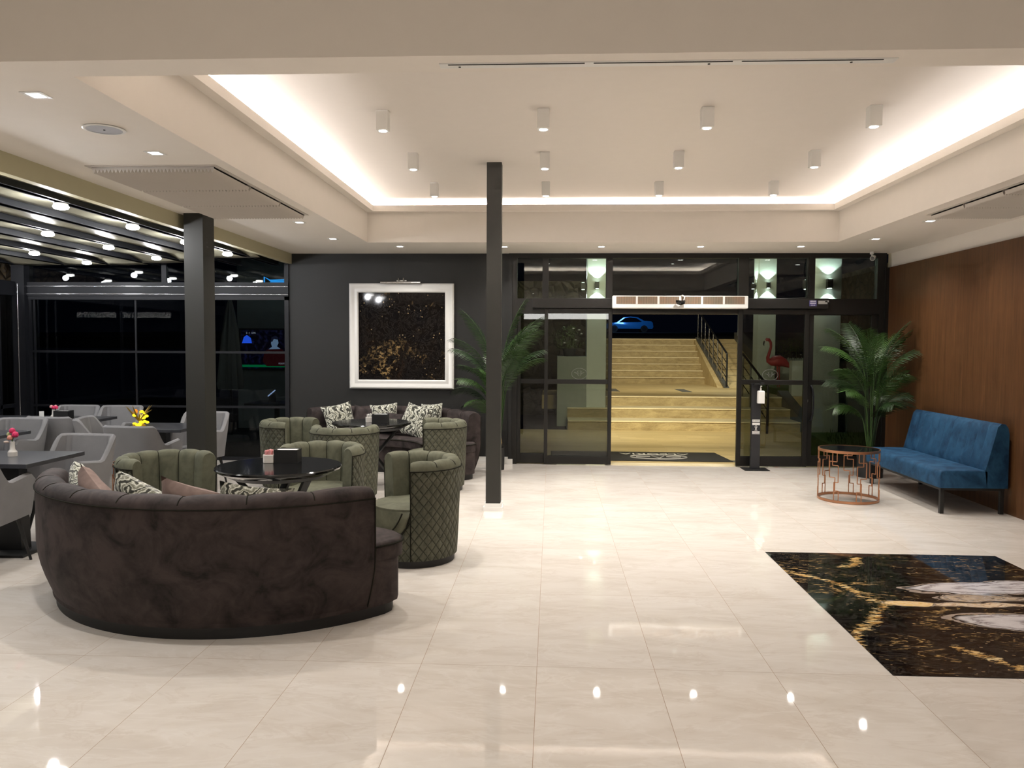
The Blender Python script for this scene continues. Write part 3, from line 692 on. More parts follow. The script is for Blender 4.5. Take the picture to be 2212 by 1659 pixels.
def arc_outline(r0, r1, a0, a1, n=40):
    pts = []
    pts += [(r1*cos(a0+(a1-a0)*i/n), r1*sin(a0+(a1-a0)*i/n)) for i in range(n+1)]
    rm = (r0+r1)/2; h = (r1-r0)/2
    for k in range(1, 9):
        b = pi*k/9; r = rm+h*cos(b); d = h*.55*sin(b)/rm
        pts.append((r*cos(a1+d), r*sin(a1+d)))
    pts += [(r0*cos(a1-(a1-a0)*i/n), r0*sin(a1-(a1-a0)*i/n)) for i in range(n+1)]
    for k in range(1, 9):
        b = pi*k/9; r = rm-h*cos(b); d = h*.55*sin(b)/rm
        pts.append((r*cos(a0-d), r*sin(a0-d)))
    return pts

def make_sofa(label, loc, rz):
    t = thing('curved_sofa', label, 'sofa', loc, rz)
    a0, a1 = rad(198), rad(315)
    sweep_back(1.345, 1.44, .15, .45, .81, a0, a1, 8, .045, (M['mauve'], M['mauve'], None), t, zbot=.07, fl=.02)
    part('seat_base', MB().prism(arc_outline(.72, 1.355, a0-rad(2), a1+rad(7)), .07, .36), M['mauve'], t, 40)
    part('seat_cushion', MB().pad(arc_outline(.68, 1.365, a0-rad(2), a1+rad(8)), .345, .455, .03), M['mauve'], t, 50)
    o2 = arc_outline(.68, 1.37, a0-rad(2), a1+rad(8))
    part('seat_piping', MB().tube([(x,y,.435) for x,y in o2], .007, 6, closed=True), M['piping'], t)
    part('plinth', MB().prism(arc_outline(.75, 1.335, a0-rad(1), a1+rad(6)), 0, .072), M['matblack'], t, 40)
    return t
C1 = (-2.05,5.60); C2 = (-2.25,9.42)
sofa1 = make_sofa('large mauve brown curved velvet sofa in the foreground, seen from behind', (*C1,0), 0)
sofa2 = dup(sofa1, (*C2,0), pi, 'mauve brown curved velvet sofa against the charcoal wall under the picture')

def make_tub():
    t = thing('tub_chair', '', 'armchair', group='olive green quilted tub chairs round the black tables')
    ho = rad(68); R0, R1 = .335, .365
    sweep_back(R0, R1, .10, .43, .785, ho, 2*pi-ho, 7, .018, (M['quilt'], M['green'], None), t, zbot=.055, fl=.024)
    n = 28; top = []; mid = []
    H = lambda a: .13+.29*(1-sqrt(max(0, 1-(a/ho)**2)))
    A = [-ho+2*ho*i/n for i in range(n+1)]
    rr = [R0+.004 for a in A]
    skirt = MB().grid([[(R0*cos(a), R0*sin(a), .055) for a in A], [((R0+.005)*cos(a), (R0+.005)*sin(a), (.055+H(a))/2) for a in A], [((R0+.008)*cos(a), (R0+.008)*sin(a), H(a)) for a in A]])
    part('front_skirt', skirt, M['quilt'], t, 60, fix=False)
    f = MB().grid([[((R0+.008-.004*k+.022*sin(pi*k/4))*cos(a), (R0+.008-.004*k+.022*sin(pi*k/4))*sin(a), H(a)+(.425-H(a))*k/4) for a in A] for k in range(5)])
    part('seat_front', f, M['green'], t, 60, fix=False)
    m = MB().tube([((R0+.014)*cos(a), (R0+.014)*sin(a), H(a)) for a in A], .008, 6)
    A2 = [a*.86 for a in A]; m.tube([((R0+.028)*cos(a), (R0+.028)*sin(a), min(.42, H(a/.86)+.05)) for a in A2], .006, 6)
    part('front_piping', m, M['piping'], t)
    part('seat', MB().lathe([(.300,.30),(.318,.42),(.312,.437),(.28,.447),(.15,.456),(.01,.458)], 40), M['green'], t, 50)
    part('plinth', MB().lathe([(.315,0),(.318,.057)], 40), M['matblack'], t)
    return t
tub = make_tub()
tub.location = (-1.06,6.06,0); tub.rotation_euler = (0,0,rad(208)); tub['label'] = 'olive green quilted tub chair right of the front table, nearest the viewer'
dup(tub, (-1.96,6.66,0), rad(-99), 'olive green tub chair on the far side of the front round table, fluted inside showing')
dup(tub, (-2.98,5.98,0), rad(-35), 'olive green tub chair left of the front round table, beside the thick pillar')
dup(tub, (-2.20,8.34,0), rad(100), 'olive green quilted tub chair with its back to the viewer before the rear table')
dup(tub, (-1.33,9.02,0), rad(190), 'olive green quilted tub chair right of the rear round table')
dup(tub, (-2.96,8.92,0), rad(-17), 'olive green tub chair left of the rear round table, by the glass wall')

def make_round_table():
    t = thing('round_table', '', 'table', group='black round lounge tables')
    part('table_top', MB().lathe([(.40,.700),(.455,.728),(.462,.742),(.455,.75)], 56), M['black'], t, 35)
    part('apron', MB().lathe([(.33,.665),(.40,.70)], 48), M['matblack'], t)
    for k in range(3):
        a = pi/2+2*pi*k/3; b = a+pi*.82
        part('leg', MB().bar((.30*cos(a),.30*sin(a),.67),(.30*cos(b),.30*sin(b),.01), .06, .03), M['matblack'], t, None, bev=.004)
    return t
T1 = (-2.03,5.80); T2 = (-2.10,9.18)
rt = make_round_table(); rt.location = (*T1,0); rt['label'] = 'black round table in the front group holding a pink sugar bowl'
dup(rt, (*T2,0), rad(35), 'black round table in the rear group before the wall sofa')

def cushion(name, label, loc, rot, s, mat, group, h=.07):
    n = 12; rows = []
    for side in (1, -1):
        for i in range(n+1):
            r = []
            for j in range(n+1):
                u = -1+2*i/n; v = -1+2*j/n
                pin = 1-.10*(1-abs(u)**2)*(abs(v)**3) ; pin2 = 1-.10*(1-abs(v)**2)*(abs(u)**3)
                z = h*((1-u**4)*(1-v**4))**.55*side + .012*sin(5*u+2*v+s*9)*(1-u*u)*(1-v*v)
                r.append((s*u*pin2, s*v*pin, z))
            rows.append(r)
    m = MB(); m.grid(rows[:n+1]); m.grid(rows[n+1:])
    o = part(name, m, mat, None, 60); o.location = loc; o.rotation_euler = rot
    return tag(o, label, 'cushion', group)
def lean(C, ang, R, z, tilt, roll=0):
    """place a cushion against the inside of an arc back: C centre, ang world angle"""
    x = C[0]+R*cos(ang); y = C[1]+R*sin(ang)
    Mx = Matrix.Rotation(ang+pi/2, 4, 'Z') @ Matrix.Rotation(rad(90)-tilt, 4, 'X') @ Matrix.Rotation(roll, 4, 'Z')
    return (x, y, z), Mx.to_euler()
g = 'scatter cushions on the curved sofas'
for ang, R, z, tilt, roll, s, mt, lab in (
    (210,1.14,.63,rad(-18),rad(-26),.21,'leafprint','leaf print cushion at the left end of the foreground sofa'),
    (227,1.12,.64,rad(-18),rad(-30),.21,'pinkcush','dusty pink cushion second from the left on the foreground sofa'),
    (250,1.11,.66,rad(-18),rad(-24),.21,'leafprint','leaf print cushion in the middle of the foreground sofa'),
    (268,1.11,.65,rad(-18),rad(-16),.21,'pinkcush','dusty pink cushion right of centre on the foreground sofa'),
    (286,1.11,.645,rad(-18),rad(-9),.21,'leafprint','leaf print cushion at the right of the foreground sofa')):
    loc, rot = lean(C1, rad(ang), R, z, tilt, roll); cushion('cushion', lab, loc, rot, s, M[mt], g)
for ang, R, z, tilt, roll, s, mt, lab in (
    (120,1.13,.67,rad(-18),rad(-10),.21,'leafprint','leaf print cushion at the left end of the wall sofa'),
    (103,1.17,.66,rad(-16),rad(10),.17,'mauve','dark mauve cushion between two leaf print cushions on the wall sofa'),
    (90,1.15,.68,rad(-16),rad(-6),.19,'leafprint','leaf print cushion behind the napkin holder on the wall sofa'),
    (81,1.02,.62,rad(-22),rad(4),.14,'mauve','small mauve cushion right of the napkin holder on the wall sofa'),
    (64,1.04,.66,rad(-26),rad(10),.225,'leafprint','large leaf print cushion in front at the right of the wall sofa'),
    (56,1.18,.70,rad(-12),rad(-5),.19,'leafprint','leaf print cushion tucked behind the large one on the wall sofa')):
    loc, rot = lean(C2, rad(ang), R, z, tilt, roll); cushion('cushion', lab, loc, rot, s, M[mt], g)

# table items
def napkin(loc, rz, lab):
    t = thing('napkin_holder', lab, 'napkin holder', loc, rz, group='black napkin holders')
    part('box', MB().box((-.09,-.06,0),(.09,-.052,.10)).box((-.09,.052,0),(.09,.06,.10)).box((-.09,-.052,0),(-.082,.052,.10)).box((.082,-.052,0),(.09,.052,.10)).box((-.082,-.052,0),(.082,.052,.01)), M['matblack'], t, None)
    part('napkins', MB().box((-.078,-.048,.01),(.078,.048,.096)), M['white'], t, None, label='white napkins')
    return t
def sugar(loc, lab, pm='packet'):
    t = thing('sugar_bowl', lab, 'sugar bowl', loc, .2, group='white sugar packet bowls')
    part('bowl', MB().prism([(-.033,-.04),(.033,-.04),(.048,0),(.033,.04),(-.033,.04),(-.048,0)],0,.062), M['cream'], t, None, bev=.003)
    m = MB(); R = random.Random(3)
    for k in range(9): m.box((-.03+.007*k-.002,-.028,.05),(-.03+.007*k+.002,.026,.088+.014*R.random()), rz=R.uniform(-.3,.3))
    part('sugar_packets', m, M[pm], t, None)
    return t
napkin((-2.02,5.97,.75), .05, 'black napkin holder on the front round table beside the sugar bowl')
sugar((-2.15,5.93,.75), 'white bowl of pink sugar packets on the front round table')
napkin((-1.99,9.15,.75), 0, 'black napkin holder on the rear round table')
sugar((-2.12,9.15,.75), 'small white bowl left of the napkin holder on the rear round table', 'white')

# ------------------------------------------------------------------ grey dining chairs and tables
def make_grey_chair():
    t = thing('dining_chair', '', 'chair', group='grey upholstered armchairs at the square tables')
    # U path, front = +x
    pts = []
    hw, dx = .285, .24; rc = .13
    def add(x, y): pts.append((x, y))
    for i in range(9): add(dx+.02-(dx+.02+.26-rc)*i/9, hw-.02*(1-i/9))
    for k in range(8): a = pi/2+pi/2*k/7; add(-.26+rc+rc*cos(a), hw-rc+rc*sin(a))
    for i in range(1, 12): add(-.26, (hw-rc)*(1-2*i/12))
    n1 = len(pts)
    for k in range(8): a = pi+pi/2*k/7; add(-.26+rc+rc*cos(a), -(hw-rc)+rc*sin(a))
    for i in range(1, 10): add(-.26+rc+(dx+.02+.26-rc)*i/9, -hw+.02*(i/9))
    N = len(pts); rows_o = []; rows_i = []
    def ztop(x):
        # arm height to back height S-curve
        s = (x+.05)/(.30)  # along from back
        u = max(0, min(1, (-.02-x)/.17)); u = u*u*(3-2*u)
        z = .635+.035*max(0, (x)/.26)
        if x > .20: z -= ((x-.20)/.06)**2*.05
        return z+(.835-z)*u
    K = 8
    out = [[] for _ in range(K+1)]; inn = [[] for _ in range(K+1)]
    for i, (x, y) in enumerate(pts):
        q0 = pts[max(0,i-1)]; q1 = pts[min(N-1,i+1)]; tx, ty = q1[0]-q0[0], q1[1]-q0[1]; L = sqrt(tx*tx+ty*ty) or 1
        nx, ny = -ty/L*-1, tx/L*-1   # outward
        if nx*x+ny*y < 0: nx, ny = -nx, -ny
        zt = ztop(x); zb = .335+.03*(x+.26)
        for k in range(K+1):
            f = k/K; z = zb+(zt-zb)*f; bend = -.06*max(0, (z-.45)/.38)*(1 if x < 0 else max(0, 1-x/.2)); tap = -.035*(1-f)**1.5
            out[k].append((x+bend+nx*tap, y+ny*tap, z))
            fl = .012*abs(sin(pi*y/.052)) if x < -.2 else 0
            zi = max(.42, zb)+(zt-max(.42, zb))*f
            bi = -.06*max(0, (zi-.45)/.38)*(1 if x < 0 else max(0, 1-x/.2))
            inn[k].append((x+bi-nx*(.048-fl), y-ny*(.048-fl), zi))
    m = MB(); m.grid(out)
    top = [[(a[0]+(b[0]-a[0])*j/4, a[1]+(b[1]-a[1])*j/4, a[2]+.018*sin(pi*j/4)) for a, b in zip(out[K], inn[K])] for j in range(5)]
    m.grid(top); m.grid(list(reversed(inn)))
    for e in (0, N-1):
        ring = [out[k][e] for k in range(K+1)]+[top[j][e] for j in range(1,4)]+[inn[k][e] for k in range(K,-1,-1)]
        m.add(ring, [tuple(range(len(ring)))])
    part('backrest', m, M['grey'], t, 55, fix=False)
    out_p = [(x*.86+.0, y*.86) for x, y in [(.27,.27),(.29,.2),(.29,-.2),(.27,-.27),(-.2,-.27),(-.28,-.2),(-.28,.2),(-.2,.27)]]
    part('seat', MB().pad(list(reversed(out_p)), .35, .465, .03), M['grey'], t, 50, bev=0)
    part('seat_frame', MB().box((-.2,-.2,.33),(.2,.2,.352)), M['matblack'], t, None)
    for sx in (-1,1):
        for sy in (-1,1):
            part('leg', MB().tube([(sx*.17,sy*.18,.34),(sx*.23,sy*.235,0)],[.019,.010],10), M['matblack'], t)
    return t
gc = make_grey_chair()
GC = [(-4.12,6.55,-95,'grey dining chair with channelled back on the far side of the front stone table'),
      (-4.19,5.56,92,'beige grey dining chair cut by the left edge, nearest the viewer'),
      (-5.66,7.97,-90,'grey dining chair behind the pink roses, far side of the second stone table'),
      (-5.50,8.68,82,'grey dining chair seen from behind at the long rear stone table'),
      (-6.35,8.62,88,'grey dining chair at far left with only its top edge showing'),
      (-6.14,9.78,-88,'grey dining chair behind the napkin holder on the long rear table'),
      (-5.56,9.78,-88,'grey dining chair behind the right end of the long rear table'),
      (-4.83,8.42,15,'grey dining chair seen side on, left of the table by the pillar'),
      (-4.12,7.80,84,'grey dining chair seen from behind, left of the thick pillar'),
      (-4.10,8.98,-92,'grey dining chair half hidden behind the thick pillar')]
for i, (x, y, a, lab) in enumerate(GC):
    if i == 0: gc.location = (x,y,0); gc.rotation_euler = (0,0,rad(a)); gc['label'] = lab
    else: dup(gc, (x,y,0), rad(a), lab)
def stone_table(x, y, w, d, lab):
    t = thing('stone_table', lab, 'table', (x,y,0), group='dark stone dining tables')
    part('table_top', MB().box((-w/2,-d/2,.718),(w/2,d/2,.75)), M['stonetop'], t, None, bev=.002)
    for cx in ([0] if w < 1 else [-w*.28, w*.28]):
        part('pedestal', MB().hexa([(cx-.10,-.06,.02),(cx+.10,-.06,.02),(cx+.10,.06,.02),(cx-.10,.06,.02),(cx-.085,-.05,.718),(cx+.085,-.05,.718),(cx+.085,.05,.718),(cx-.085,.05,.718)]), M['matblack'], t, None)
        part('foot_plate', MB().box((cx-.22,-.22,0),(cx+.22,.22,.02)), M['matblack'], t, None, bev=.003)
    return t
stone_table(-4.27,6.05,.74,.74,'square dark stone table at the left edge with the pink rose vase')
stone_table(-5.78,7.55,.80,.74,'dark stone table corner just behind the pink roses')
stone_table(-6.20,9.22,1.60,.74,'long dark stone table at the back holding pink flowers and napkins')
stone_table(-4.30,8.50,.80,.72,'square dark stone table half behind the thick pillar with the glowing lamp')
# vases
t = thing('flower_vase', 'white ceramic vase with pink and peach roses on the front stone table', 'vase', (-4.30,6.10,.75), group='flower vases')
part('vase', MB().lathe([(.034,0),(.035,.006),(.035,.035),(.020,.055),(.017,.10),(.019,.115),(.015,.116)], 14), M['cream'], t)
part('stems', MB().tube([(0,0,.05),(0,0,.12),(.02,0,.17)], .003, 5).tube([(0,0,.1),(-.005,0,.15)], .003, 5).tube([(0,0,.1),(.005,0,.19)], .003, 5), M['stem'], t)
def rose(x, y, z, s, mat, par):
    m = MB(); m.ball((x,y,z), s, 10, 7, (1,1,1.05))
    for k in range(6):
        a = k*1.05; m.ball((x+s*.5*cos(a), y+s*.5*sin(a), z-.15*s), s*.72, 8, 6, (.8,.8,1.1))
    part('rose', m, mat, par)
rose(.002,0,.205,.022,M['pinkrose'],t); rose(.032,-.01,.175,.024,M['pinkrose'],t); rose(-.005,-.02,.15,.020,M['peach'],t)
part('petal', MB().ball((-.035,-.02,.115), .024, 10, 7, (1,.35,.45)).xf(Matrix.Identity(4)), plain('cream petal', (.75,.6,.5), .6), t); part('bud', MB().ball((-.03,0,.175), .014, 8, 6, (1,1,1.2)), plain('green bud', (.45,.5,.25), .6), t)
t = thing('flower_vase', 'small white vase with pale pink flowers on the long rear table', 'vase', (-5.95,9.18,.75), group='flower vases')
part('vase', MB().lathe([(.034,0),(.035,.035),(.020,.055),(.017,.10),(.019,.115)], 14), M['cream'], t)
for k in range(5):
    a = k*1.256; rose(.03*cos(a)+.005,.02*sin(a),.14+.008*(k%2),.019,(M['palepink'] if k%2 else M['pinkrose']),t)
napkin((-5.84,9.20,.75), 0, 'black napkin holder beside the pale pink flowers on the long rear table')
o = part('menu_card', MB().prism([(-.03,-.02),(.03,-.02),(.0,.02)],0,.10), M['white'], None, None); o.location = (-6.02,9.08,.75); tag(o, 'small white folded card left of the napkin holder on the rear table', 'card')
# glowing amber lamp
t = thing('glowing_centrepiece', 'glowing yellow and amber glass centrepiece on the table by the pillar', 'lamp', (-4.53,8.48,.75))
R = random.Random(5); m = MB(); m2 = MB()
for k in range(26):
    a = R.uniform(0,2*pi); r = R.uniform(0,.085); z = .02+R.random()**1.4*.14
    m.ball((r*cos(a)+.02, r*sin(a), z), R.uniform(.010,.024), 6, 5, (1.2,1,.7))
for k in range(12):
    a = R.uniform(0,2*pi); m2.tube([(0,0,.05),(.06*cos(a),.05*sin(a),.13),(.14*cos(a),.1*sin(a),.12+.12*R.random())],[.006,.012,.002],5)
part('glowing_glass', m, emitter('amber glow', (.85,.62,.02), 1.6), t, None); part('twigs', m2, plain('dark amber twig', (.20,.13,.02), .3), t); part('base', MB().lathe([(.07,0),(.06,.02),(.02,.03)],16), plain('amber glass base', (.35,.22,.02), .1), t)
m = MB().ball((-.035,0,.16), .022, 8, 6, (1,1,1.3)); part('amber_bead', m, emitter('orange glow', (.9,.3,.03), .8), t)
point((-4.51,8.48,.86), 1.2, .05, (1,.75,.15))

# ------------------------------------------------------------------ copper side tables
def copper_table():
    t = thing('side_table', '', 'side table', group='round copper side tables'); R = .315
    part('table_top', MB().lathe([(R-.012,.540),(R-.012,.553)], 48), M['cleartop'], t)
    part('top_ring', MB().lathe([(R-.012,.53),(R,.53),(R,.558),(R-.012,.558)], 48, caps=False), M['copper'], t)
    part('bottom_ring', MB().lathe([(R-.012,.002),(R,.002),(R,.028),(R-.012,.028),(R-.012,.002)], 48, caps=False), M['copper'], t)
    for k in range(7):
        a = 2*pi*k/7+.3; w = .07; d = -1 if k % 2 else 1
        P = lambda da, z: ((R-.006)*cos(a+d*da/R), (R-.006)*sin(a+d*da/R), z)
        m = MB()
        for path in (((-.02,.53),(-.02,.40),(.045,.40),(.045,.22),(.0,.22),(.0,.02)), ((.03,.53),(.03,.44),(-.055,.44),(-.055,.27),(.01,.27),(.01,.13),(.05,.13),(.05,.02))):
            for (a1, z1), (a2, z2) in zip(path, path[1:]): m.bar(P(a1,z1), P(a2,z2), .008)
        part('leg', m, M['copper'], t, None)
    return t
ct = copper_table(); ct.location = (3.235,8.74,0); ct['label'] = 'round copper side table with black glass top before the blue bench'
dup(ct, (-3.76,7.20,0), .3, 'copper rimmed dark side table behind the tub chair by the thick pillar')

# ------------------------------------------------------------------ blue bench
t = thing('bench_sofa', 'blue velvet bench with fluted back and black metal legs by the wooden wall', 'bench', (0,0,0))
x0, x1, y0, y1 = 3.86, 4.52, 8.02, 9.88
m = MB(); prof = [(x0+.004,.262),(x0,.30),(x0,.40),(x0+.012,.428),(x0+.04,.44),(x1-.20,.44),(x1-.20,.262)]
rows = []
for j, y in enumerate([y0,y0+.008]+[y0+.03+(y1-y0-.06)*k/20 for k in range(21)]+[y1-.008,y1]):
    e = .012 if j in (0,24) else (.003 if j in (1,23) else 0)
    rows.append([(x+(e if x < x0+.1 else 0), y, z-(e if z > .41 else 0)) for x, z in prof])
m.grid(rows, closed_u=True); m.f.append(tuple(range(len(prof)))); m.f.append(tuple(len(m.v)-1-i for i in range(len(prof))))
part('seat', m, M['blue'], t, 45)
m = MB(); rows = []; NB = 88
def bprof(g): return [(x1-.20,.262),(x1-.225,.44),(x1-.205-g,.50),(x1-.165-g,.66),(x1-.13-g,.80),(x1-.115-g*.7,.87),(x1-.08,.905),(x1-.04,.90),(x1-.012,.86),(x1-.002,.80),(x1,.5),(x1,.262)]
for j in range(NB+1):
    y = y0+(y1-y0-.0)*j/NB*.985; g = .022*abs(sin(pi*j/8))**.6; rows.append([(x,y,z) for x,z in bprof(g)])
m.grid(rows, closed_u=True); K = len(rows[0]); m.f.append(tuple(range(K))); m.f.append(tuple(len(m.v)-1-i for i in range(K)))
part('backrest', m, M['blue'], t, 45)
m = MB().box((x0+.02,y0+.02,.235),(x1-.02,y1-.02,.262)); part('frame', m, M['matblack'], t, None)
for lx, ly in ((x0+.04,y0+.04),(x1-.04,y0+.04),(x0+.04,y1-.1),(x1-.04,y1-.1)):
    part('leg', MB().box((lx-.018,ly-.018,0),(lx+.018,ly+.018,.24)), M['matblack'], t, None)

# ------------------------------------------------------------------ palms
def frond(base, dir_, L, up, droop, nl, w, mat_leaf, parent, seed, twist=0, stemlen=.4, lim=(99,99)):
    R = random.Random(seed); d = Vector((cos(dir_), sin(dir_), 0)); P = []
    n = 22; p = Vector(base); seg = L/n; P.append(p.copy())
    for i in range(n):
        f = i/n; a = up-droop*(max(0, f-stemlen*.75)/(1-stemlen*.75))**1.15
        p = p+(d*cos(a)+Vector((0,0,1))*sin(a))*seg; P.append(p.copy())
    m = MB(); m.tube(P, [.009*(1-.75*i/n)+.0015 for i in range(n+1)], 5)
    side = Vector((-sin(dir_), cos(dir_), 0))
    for i in range(nl):
        f = stemlen+(1-stemlen)*i/(nl-1); k = min(n-1, int(f*n)); q = P[k].lerp(P[k+1], f*n-k); tan = (P[k+1]-P[k]).normalized()
        nrm = side.cross(tan).normalized()
        l = w*(.40+.60*sin(pi*min(1, (i/(nl-1))*.80+.15)))*R.uniform(.9,1.08)
        for sg in (-1, 1):
            dd = (side*sg*cos(twist)+nrm*(.15-sg*sin(twist))+tan*(.55+.6*i/nl)).normalized()
            mid = q+dd*l*.5-Vector((0,0,.012)); tip = q+dd*l-Vector((0,0,l*.22))
            wv = (tan-dd*tan.dot(dd)).normalized()*(.0052*l/w+.0018)
            m.add([q-wv*.5, q+wv*.5, mid+wv, tip, mid-wv], [(0,1,2,4),(4,2,3)])
    m.f = [f for f in m.f if all(m.v[i][0] < lim[0] and m.v[i][1] < lim[1] for i in f)]
    part('frond', m, mat_leaf, parent, None, fix=False)
def palm(loc, fr, label, rp, hp, seed, husk=True):
    t = thing('potted_palm', label, 'potted palm', loc)
    part('pot', MB().lathe([(rp,0),(rp*1.03,hp-.02),(rp*1.05,hp),(rp*.95,hp),(rp*.93,hp-.04)], 32, caps=False), M['matblack'], t)
    part('soil', MB().lathe([(.001,hp-.03),(rp*.96,hp-.03)], 24, caps=False).lathe([(rp*.96,.005),(.001,.005)],24,caps=False), M['soil'], t)
    if husk:
        m = MB(); R = random.Random(2)
        for k in range(14):
            a = k*.45; m.tube([(.03*cos(a),.03*sin(a),hp-.03),(.055*cos(a),.055*sin(a),hp+.06),(.05*cos(a+.2),.05*sin(a+.2),hp+.13+.05*R.random())],[.016,.014,.003],5)
        part('husk', m, M['husk'], t)
    for i, (a, L, up, dr, st, z) in enumerate(fr):
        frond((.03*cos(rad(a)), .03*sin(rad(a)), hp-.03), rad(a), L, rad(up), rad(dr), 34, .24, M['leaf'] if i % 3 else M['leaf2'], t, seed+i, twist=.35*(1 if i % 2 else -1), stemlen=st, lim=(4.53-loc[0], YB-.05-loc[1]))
    return t
fr1 = [(0,1.95,86,62,.62,0),(25,1.85,86,55,.6,0),(-30,1.8,85,66,.6,0),(50,1.7,86,60,.58,0),(-55,1.6,84,78,.58,0),(180,1.72,86,78,.62,0),(200,1.62,85,84,.6,0),(160,1.4,85,92,.58,0),(215,1.25,83,96,.55,0),(180,1.15,82,108,.52,0),(250,1.35,84,84,.55,0),(100,1.5,86,60,.6,0),(300,1.45,84,74,.55,0),(225,1.0,80,115,.5,0),(10,2.05,88,34,.62,0),(345,1.6,84,80,.58,0),(15,1.5,84,84,.56,0),(190,1.95,88,50,.62,0)]
palm((-.72,10.52,0), fr1, 'tall potted palm half hidden behind the thin middle pillar', .10, .30, 40)
fr2 = [(-5,1.95,87,66,.6,0),(20,1.8,86,72,.6,0),(60,1.65,87,60,.6,0),(-30,1.6,85,84,.6,0),(180,1.62,86,90,.62,0),(200,1.35,85,98,.58,0),(165,1.2,85,104,.55,0),(0,1.4,84,92,.56,0),(215,1.1,83,105,.52,0),(-15,1.05,82,104,.5,0),(185,.86,80,112,.5,0),(30,1.15,84,96,.5,0),(110,1.75,87,50,.6,0),(260,1.45,86,80,.58,0),(300,1.25,85,90,.55,0),(280,.9,82,104,.5,0),(340,1.75,87,62,.6,0),(240,1.7,87,62,.6,0),(-35,.9,82,108,.5,0),(150,1.75,87,66,.6,0)]
palm((4.08,10.30,0), fr2, 'tall potted palm in the corner behind the copper side table', .155, .36, 80, husk=False)

# ------------------------------------------------------------------ hand sanitiser stand
t = thing('sanitiser_stand', 'black hand sanitiser stand with white bottle beside the open doorway', 'sanitiser stand', (2.76,10.83,0))
part('base_plate', MB().box((-.17,-.17,0),(.16,.10,.008)), M['matblack'], t, None)
part('column', MB().box((-.06,-.03,.008),(.06,.03,1.16)), plain('black powder coat', (.02,.021,.024), .4), t, None, bev=.003)
part('pump_arm', MB().box((-.055,-.12,1.15),(.075,.0,1.165)).box((.03,-.12,1.165),(.08,-.04,1.18)), M['matblack'], t, None)
b = part('bottle', MB().pad([(.0,-.12),(.085,-.12),(.085,-.05),(.0,-.05)],.90,1.07,.02), M['white'], t, 40, label='white gel bottle')
part('pump', MB().cyl((.04,-.085,1.07),(.04,-.085,1.10),.012).cyl((.04,-.085,1.10),(.04,-.085,1.14),.006).tube([(.04,-.085,1.135),(.04,-.13,1.13)],.007,6), M['white'], t)
m = MB()
for z0, z1 in ((.645,.675),(.60,.632),(.498,.516),(.478,.490)): m.box((-.05,-.0335,z0),(.05,-.031,z1))
part('label_plate', m, M['white'], t, None, label='white printed label')
text_part('label_text', 'EL HIJYENI', .019, M['matblack'], t, Matrix.Translation((0,-.0338,.66)) @ Matrix.Rotation(rad(90),4,'X'))
N = 20
part('drop_symbol', MB().tube([(.013*cos(2*pi*k/N),-.033,.577+.015*sin(2*pi*k/N)) for k in range(N)], .0035, 5, closed=True).box((-.006,-.0345,.532),(.006,-.031,.566)).box((-.02,-.0345,.528),(.02,-.031,.533)), M['white'], t)

# ------------------------------------------------------------------ outside: entrance court
struct('ground', MB().box((-2.0,YB+.06,-.15),(7.5,15.7,-.002)), M['planks'])
struct('trim_8', MB().box((.83,YB-.03,-.02),(2.55,YB+.2,.004)), M['tread'])
t = thing('door_mat', 'black door mat with silver hotel emblem outside the open doorway', 'door mat', (1.60,11.95,0))
part('mat', MB().prism([(-1.6,-.50),(1.02,-.50),(.94,.46),(-1.6,.46)],0,.008), M['mat'], t, None)
part('mat_edge', MB().box((1.02,-.5,0),(1.5,-.35,.006)), M['granite'], t, None)
text_part('mat_lettering', 'ALEGRIA', .20, M['matlogo'], t, Matrix.Translation((-.02,.22,.0095)) @ Matrix.Rotation(pi,4,'Z') @ Matrix.Scale(1.35,4,(1,0,0)))
m = MB(); m.tube([(.0+.42*cos(2*pi*k/40),-.14+.22*sin(2*pi*k/40),.009) for k in range(40)], .014, 5, closed=True, flat=.3)
m.tube([(-.09,-.04,.009),(0,-.26,.009),(.09,-.04,.009)], .014, 5, flat=.3)
for sg in (-1,1): m.tube([(sg*.12,-.1,.009),(sg*.22,-.14,.009),(sg*.33,-.13,.009)], .012, 5, flat=.3)
part('emblem', m, M['matlogo'], t)

def steps(name, lab, x0, x1, lst, yend, zbase):
    """lst: (y, z) of each riser front and its top"""
    t = thing(name, lab, 'stairs', (0,0,0)); m = MB(); nn = MB(); zp = zbase
    for i, (y, z) in enumerate(lst):
        yn = lst[i+1][0]+.05 if i+1 < len(lst) else yend
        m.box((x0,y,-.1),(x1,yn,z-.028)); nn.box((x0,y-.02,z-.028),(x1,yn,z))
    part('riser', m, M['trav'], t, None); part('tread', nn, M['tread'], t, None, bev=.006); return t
s1 = steps('stone_steps', 'three wide lower travertine steps up from the doorway', .33, 4.98, [(15.68,.189),(16.35,.392),(16.96,.599)], 17.1, 0); s1['kind'] = 'structure'
struct('ground', MB().box((-.2,17.1,.3),(6.2,22.7,.599)), M['planks'])
m = MB(); m.box((1.32,18.6,.599),(1.60,19.8,.603)); m.box((3.05,18.6,.599),(3.28,19.8,.603)); struct('trim_9', m, M['granite'])
n7 = 7; dz = (1.896-.599)/7
s2 = steps('stone_steps', 'seven upper travertine steps rising to the street', .4, 4.48, [(22.70+.335*k,.599+dz*(k+1)) for k in range(7)], 27.0, .5); s2['kind'] = 'structure'
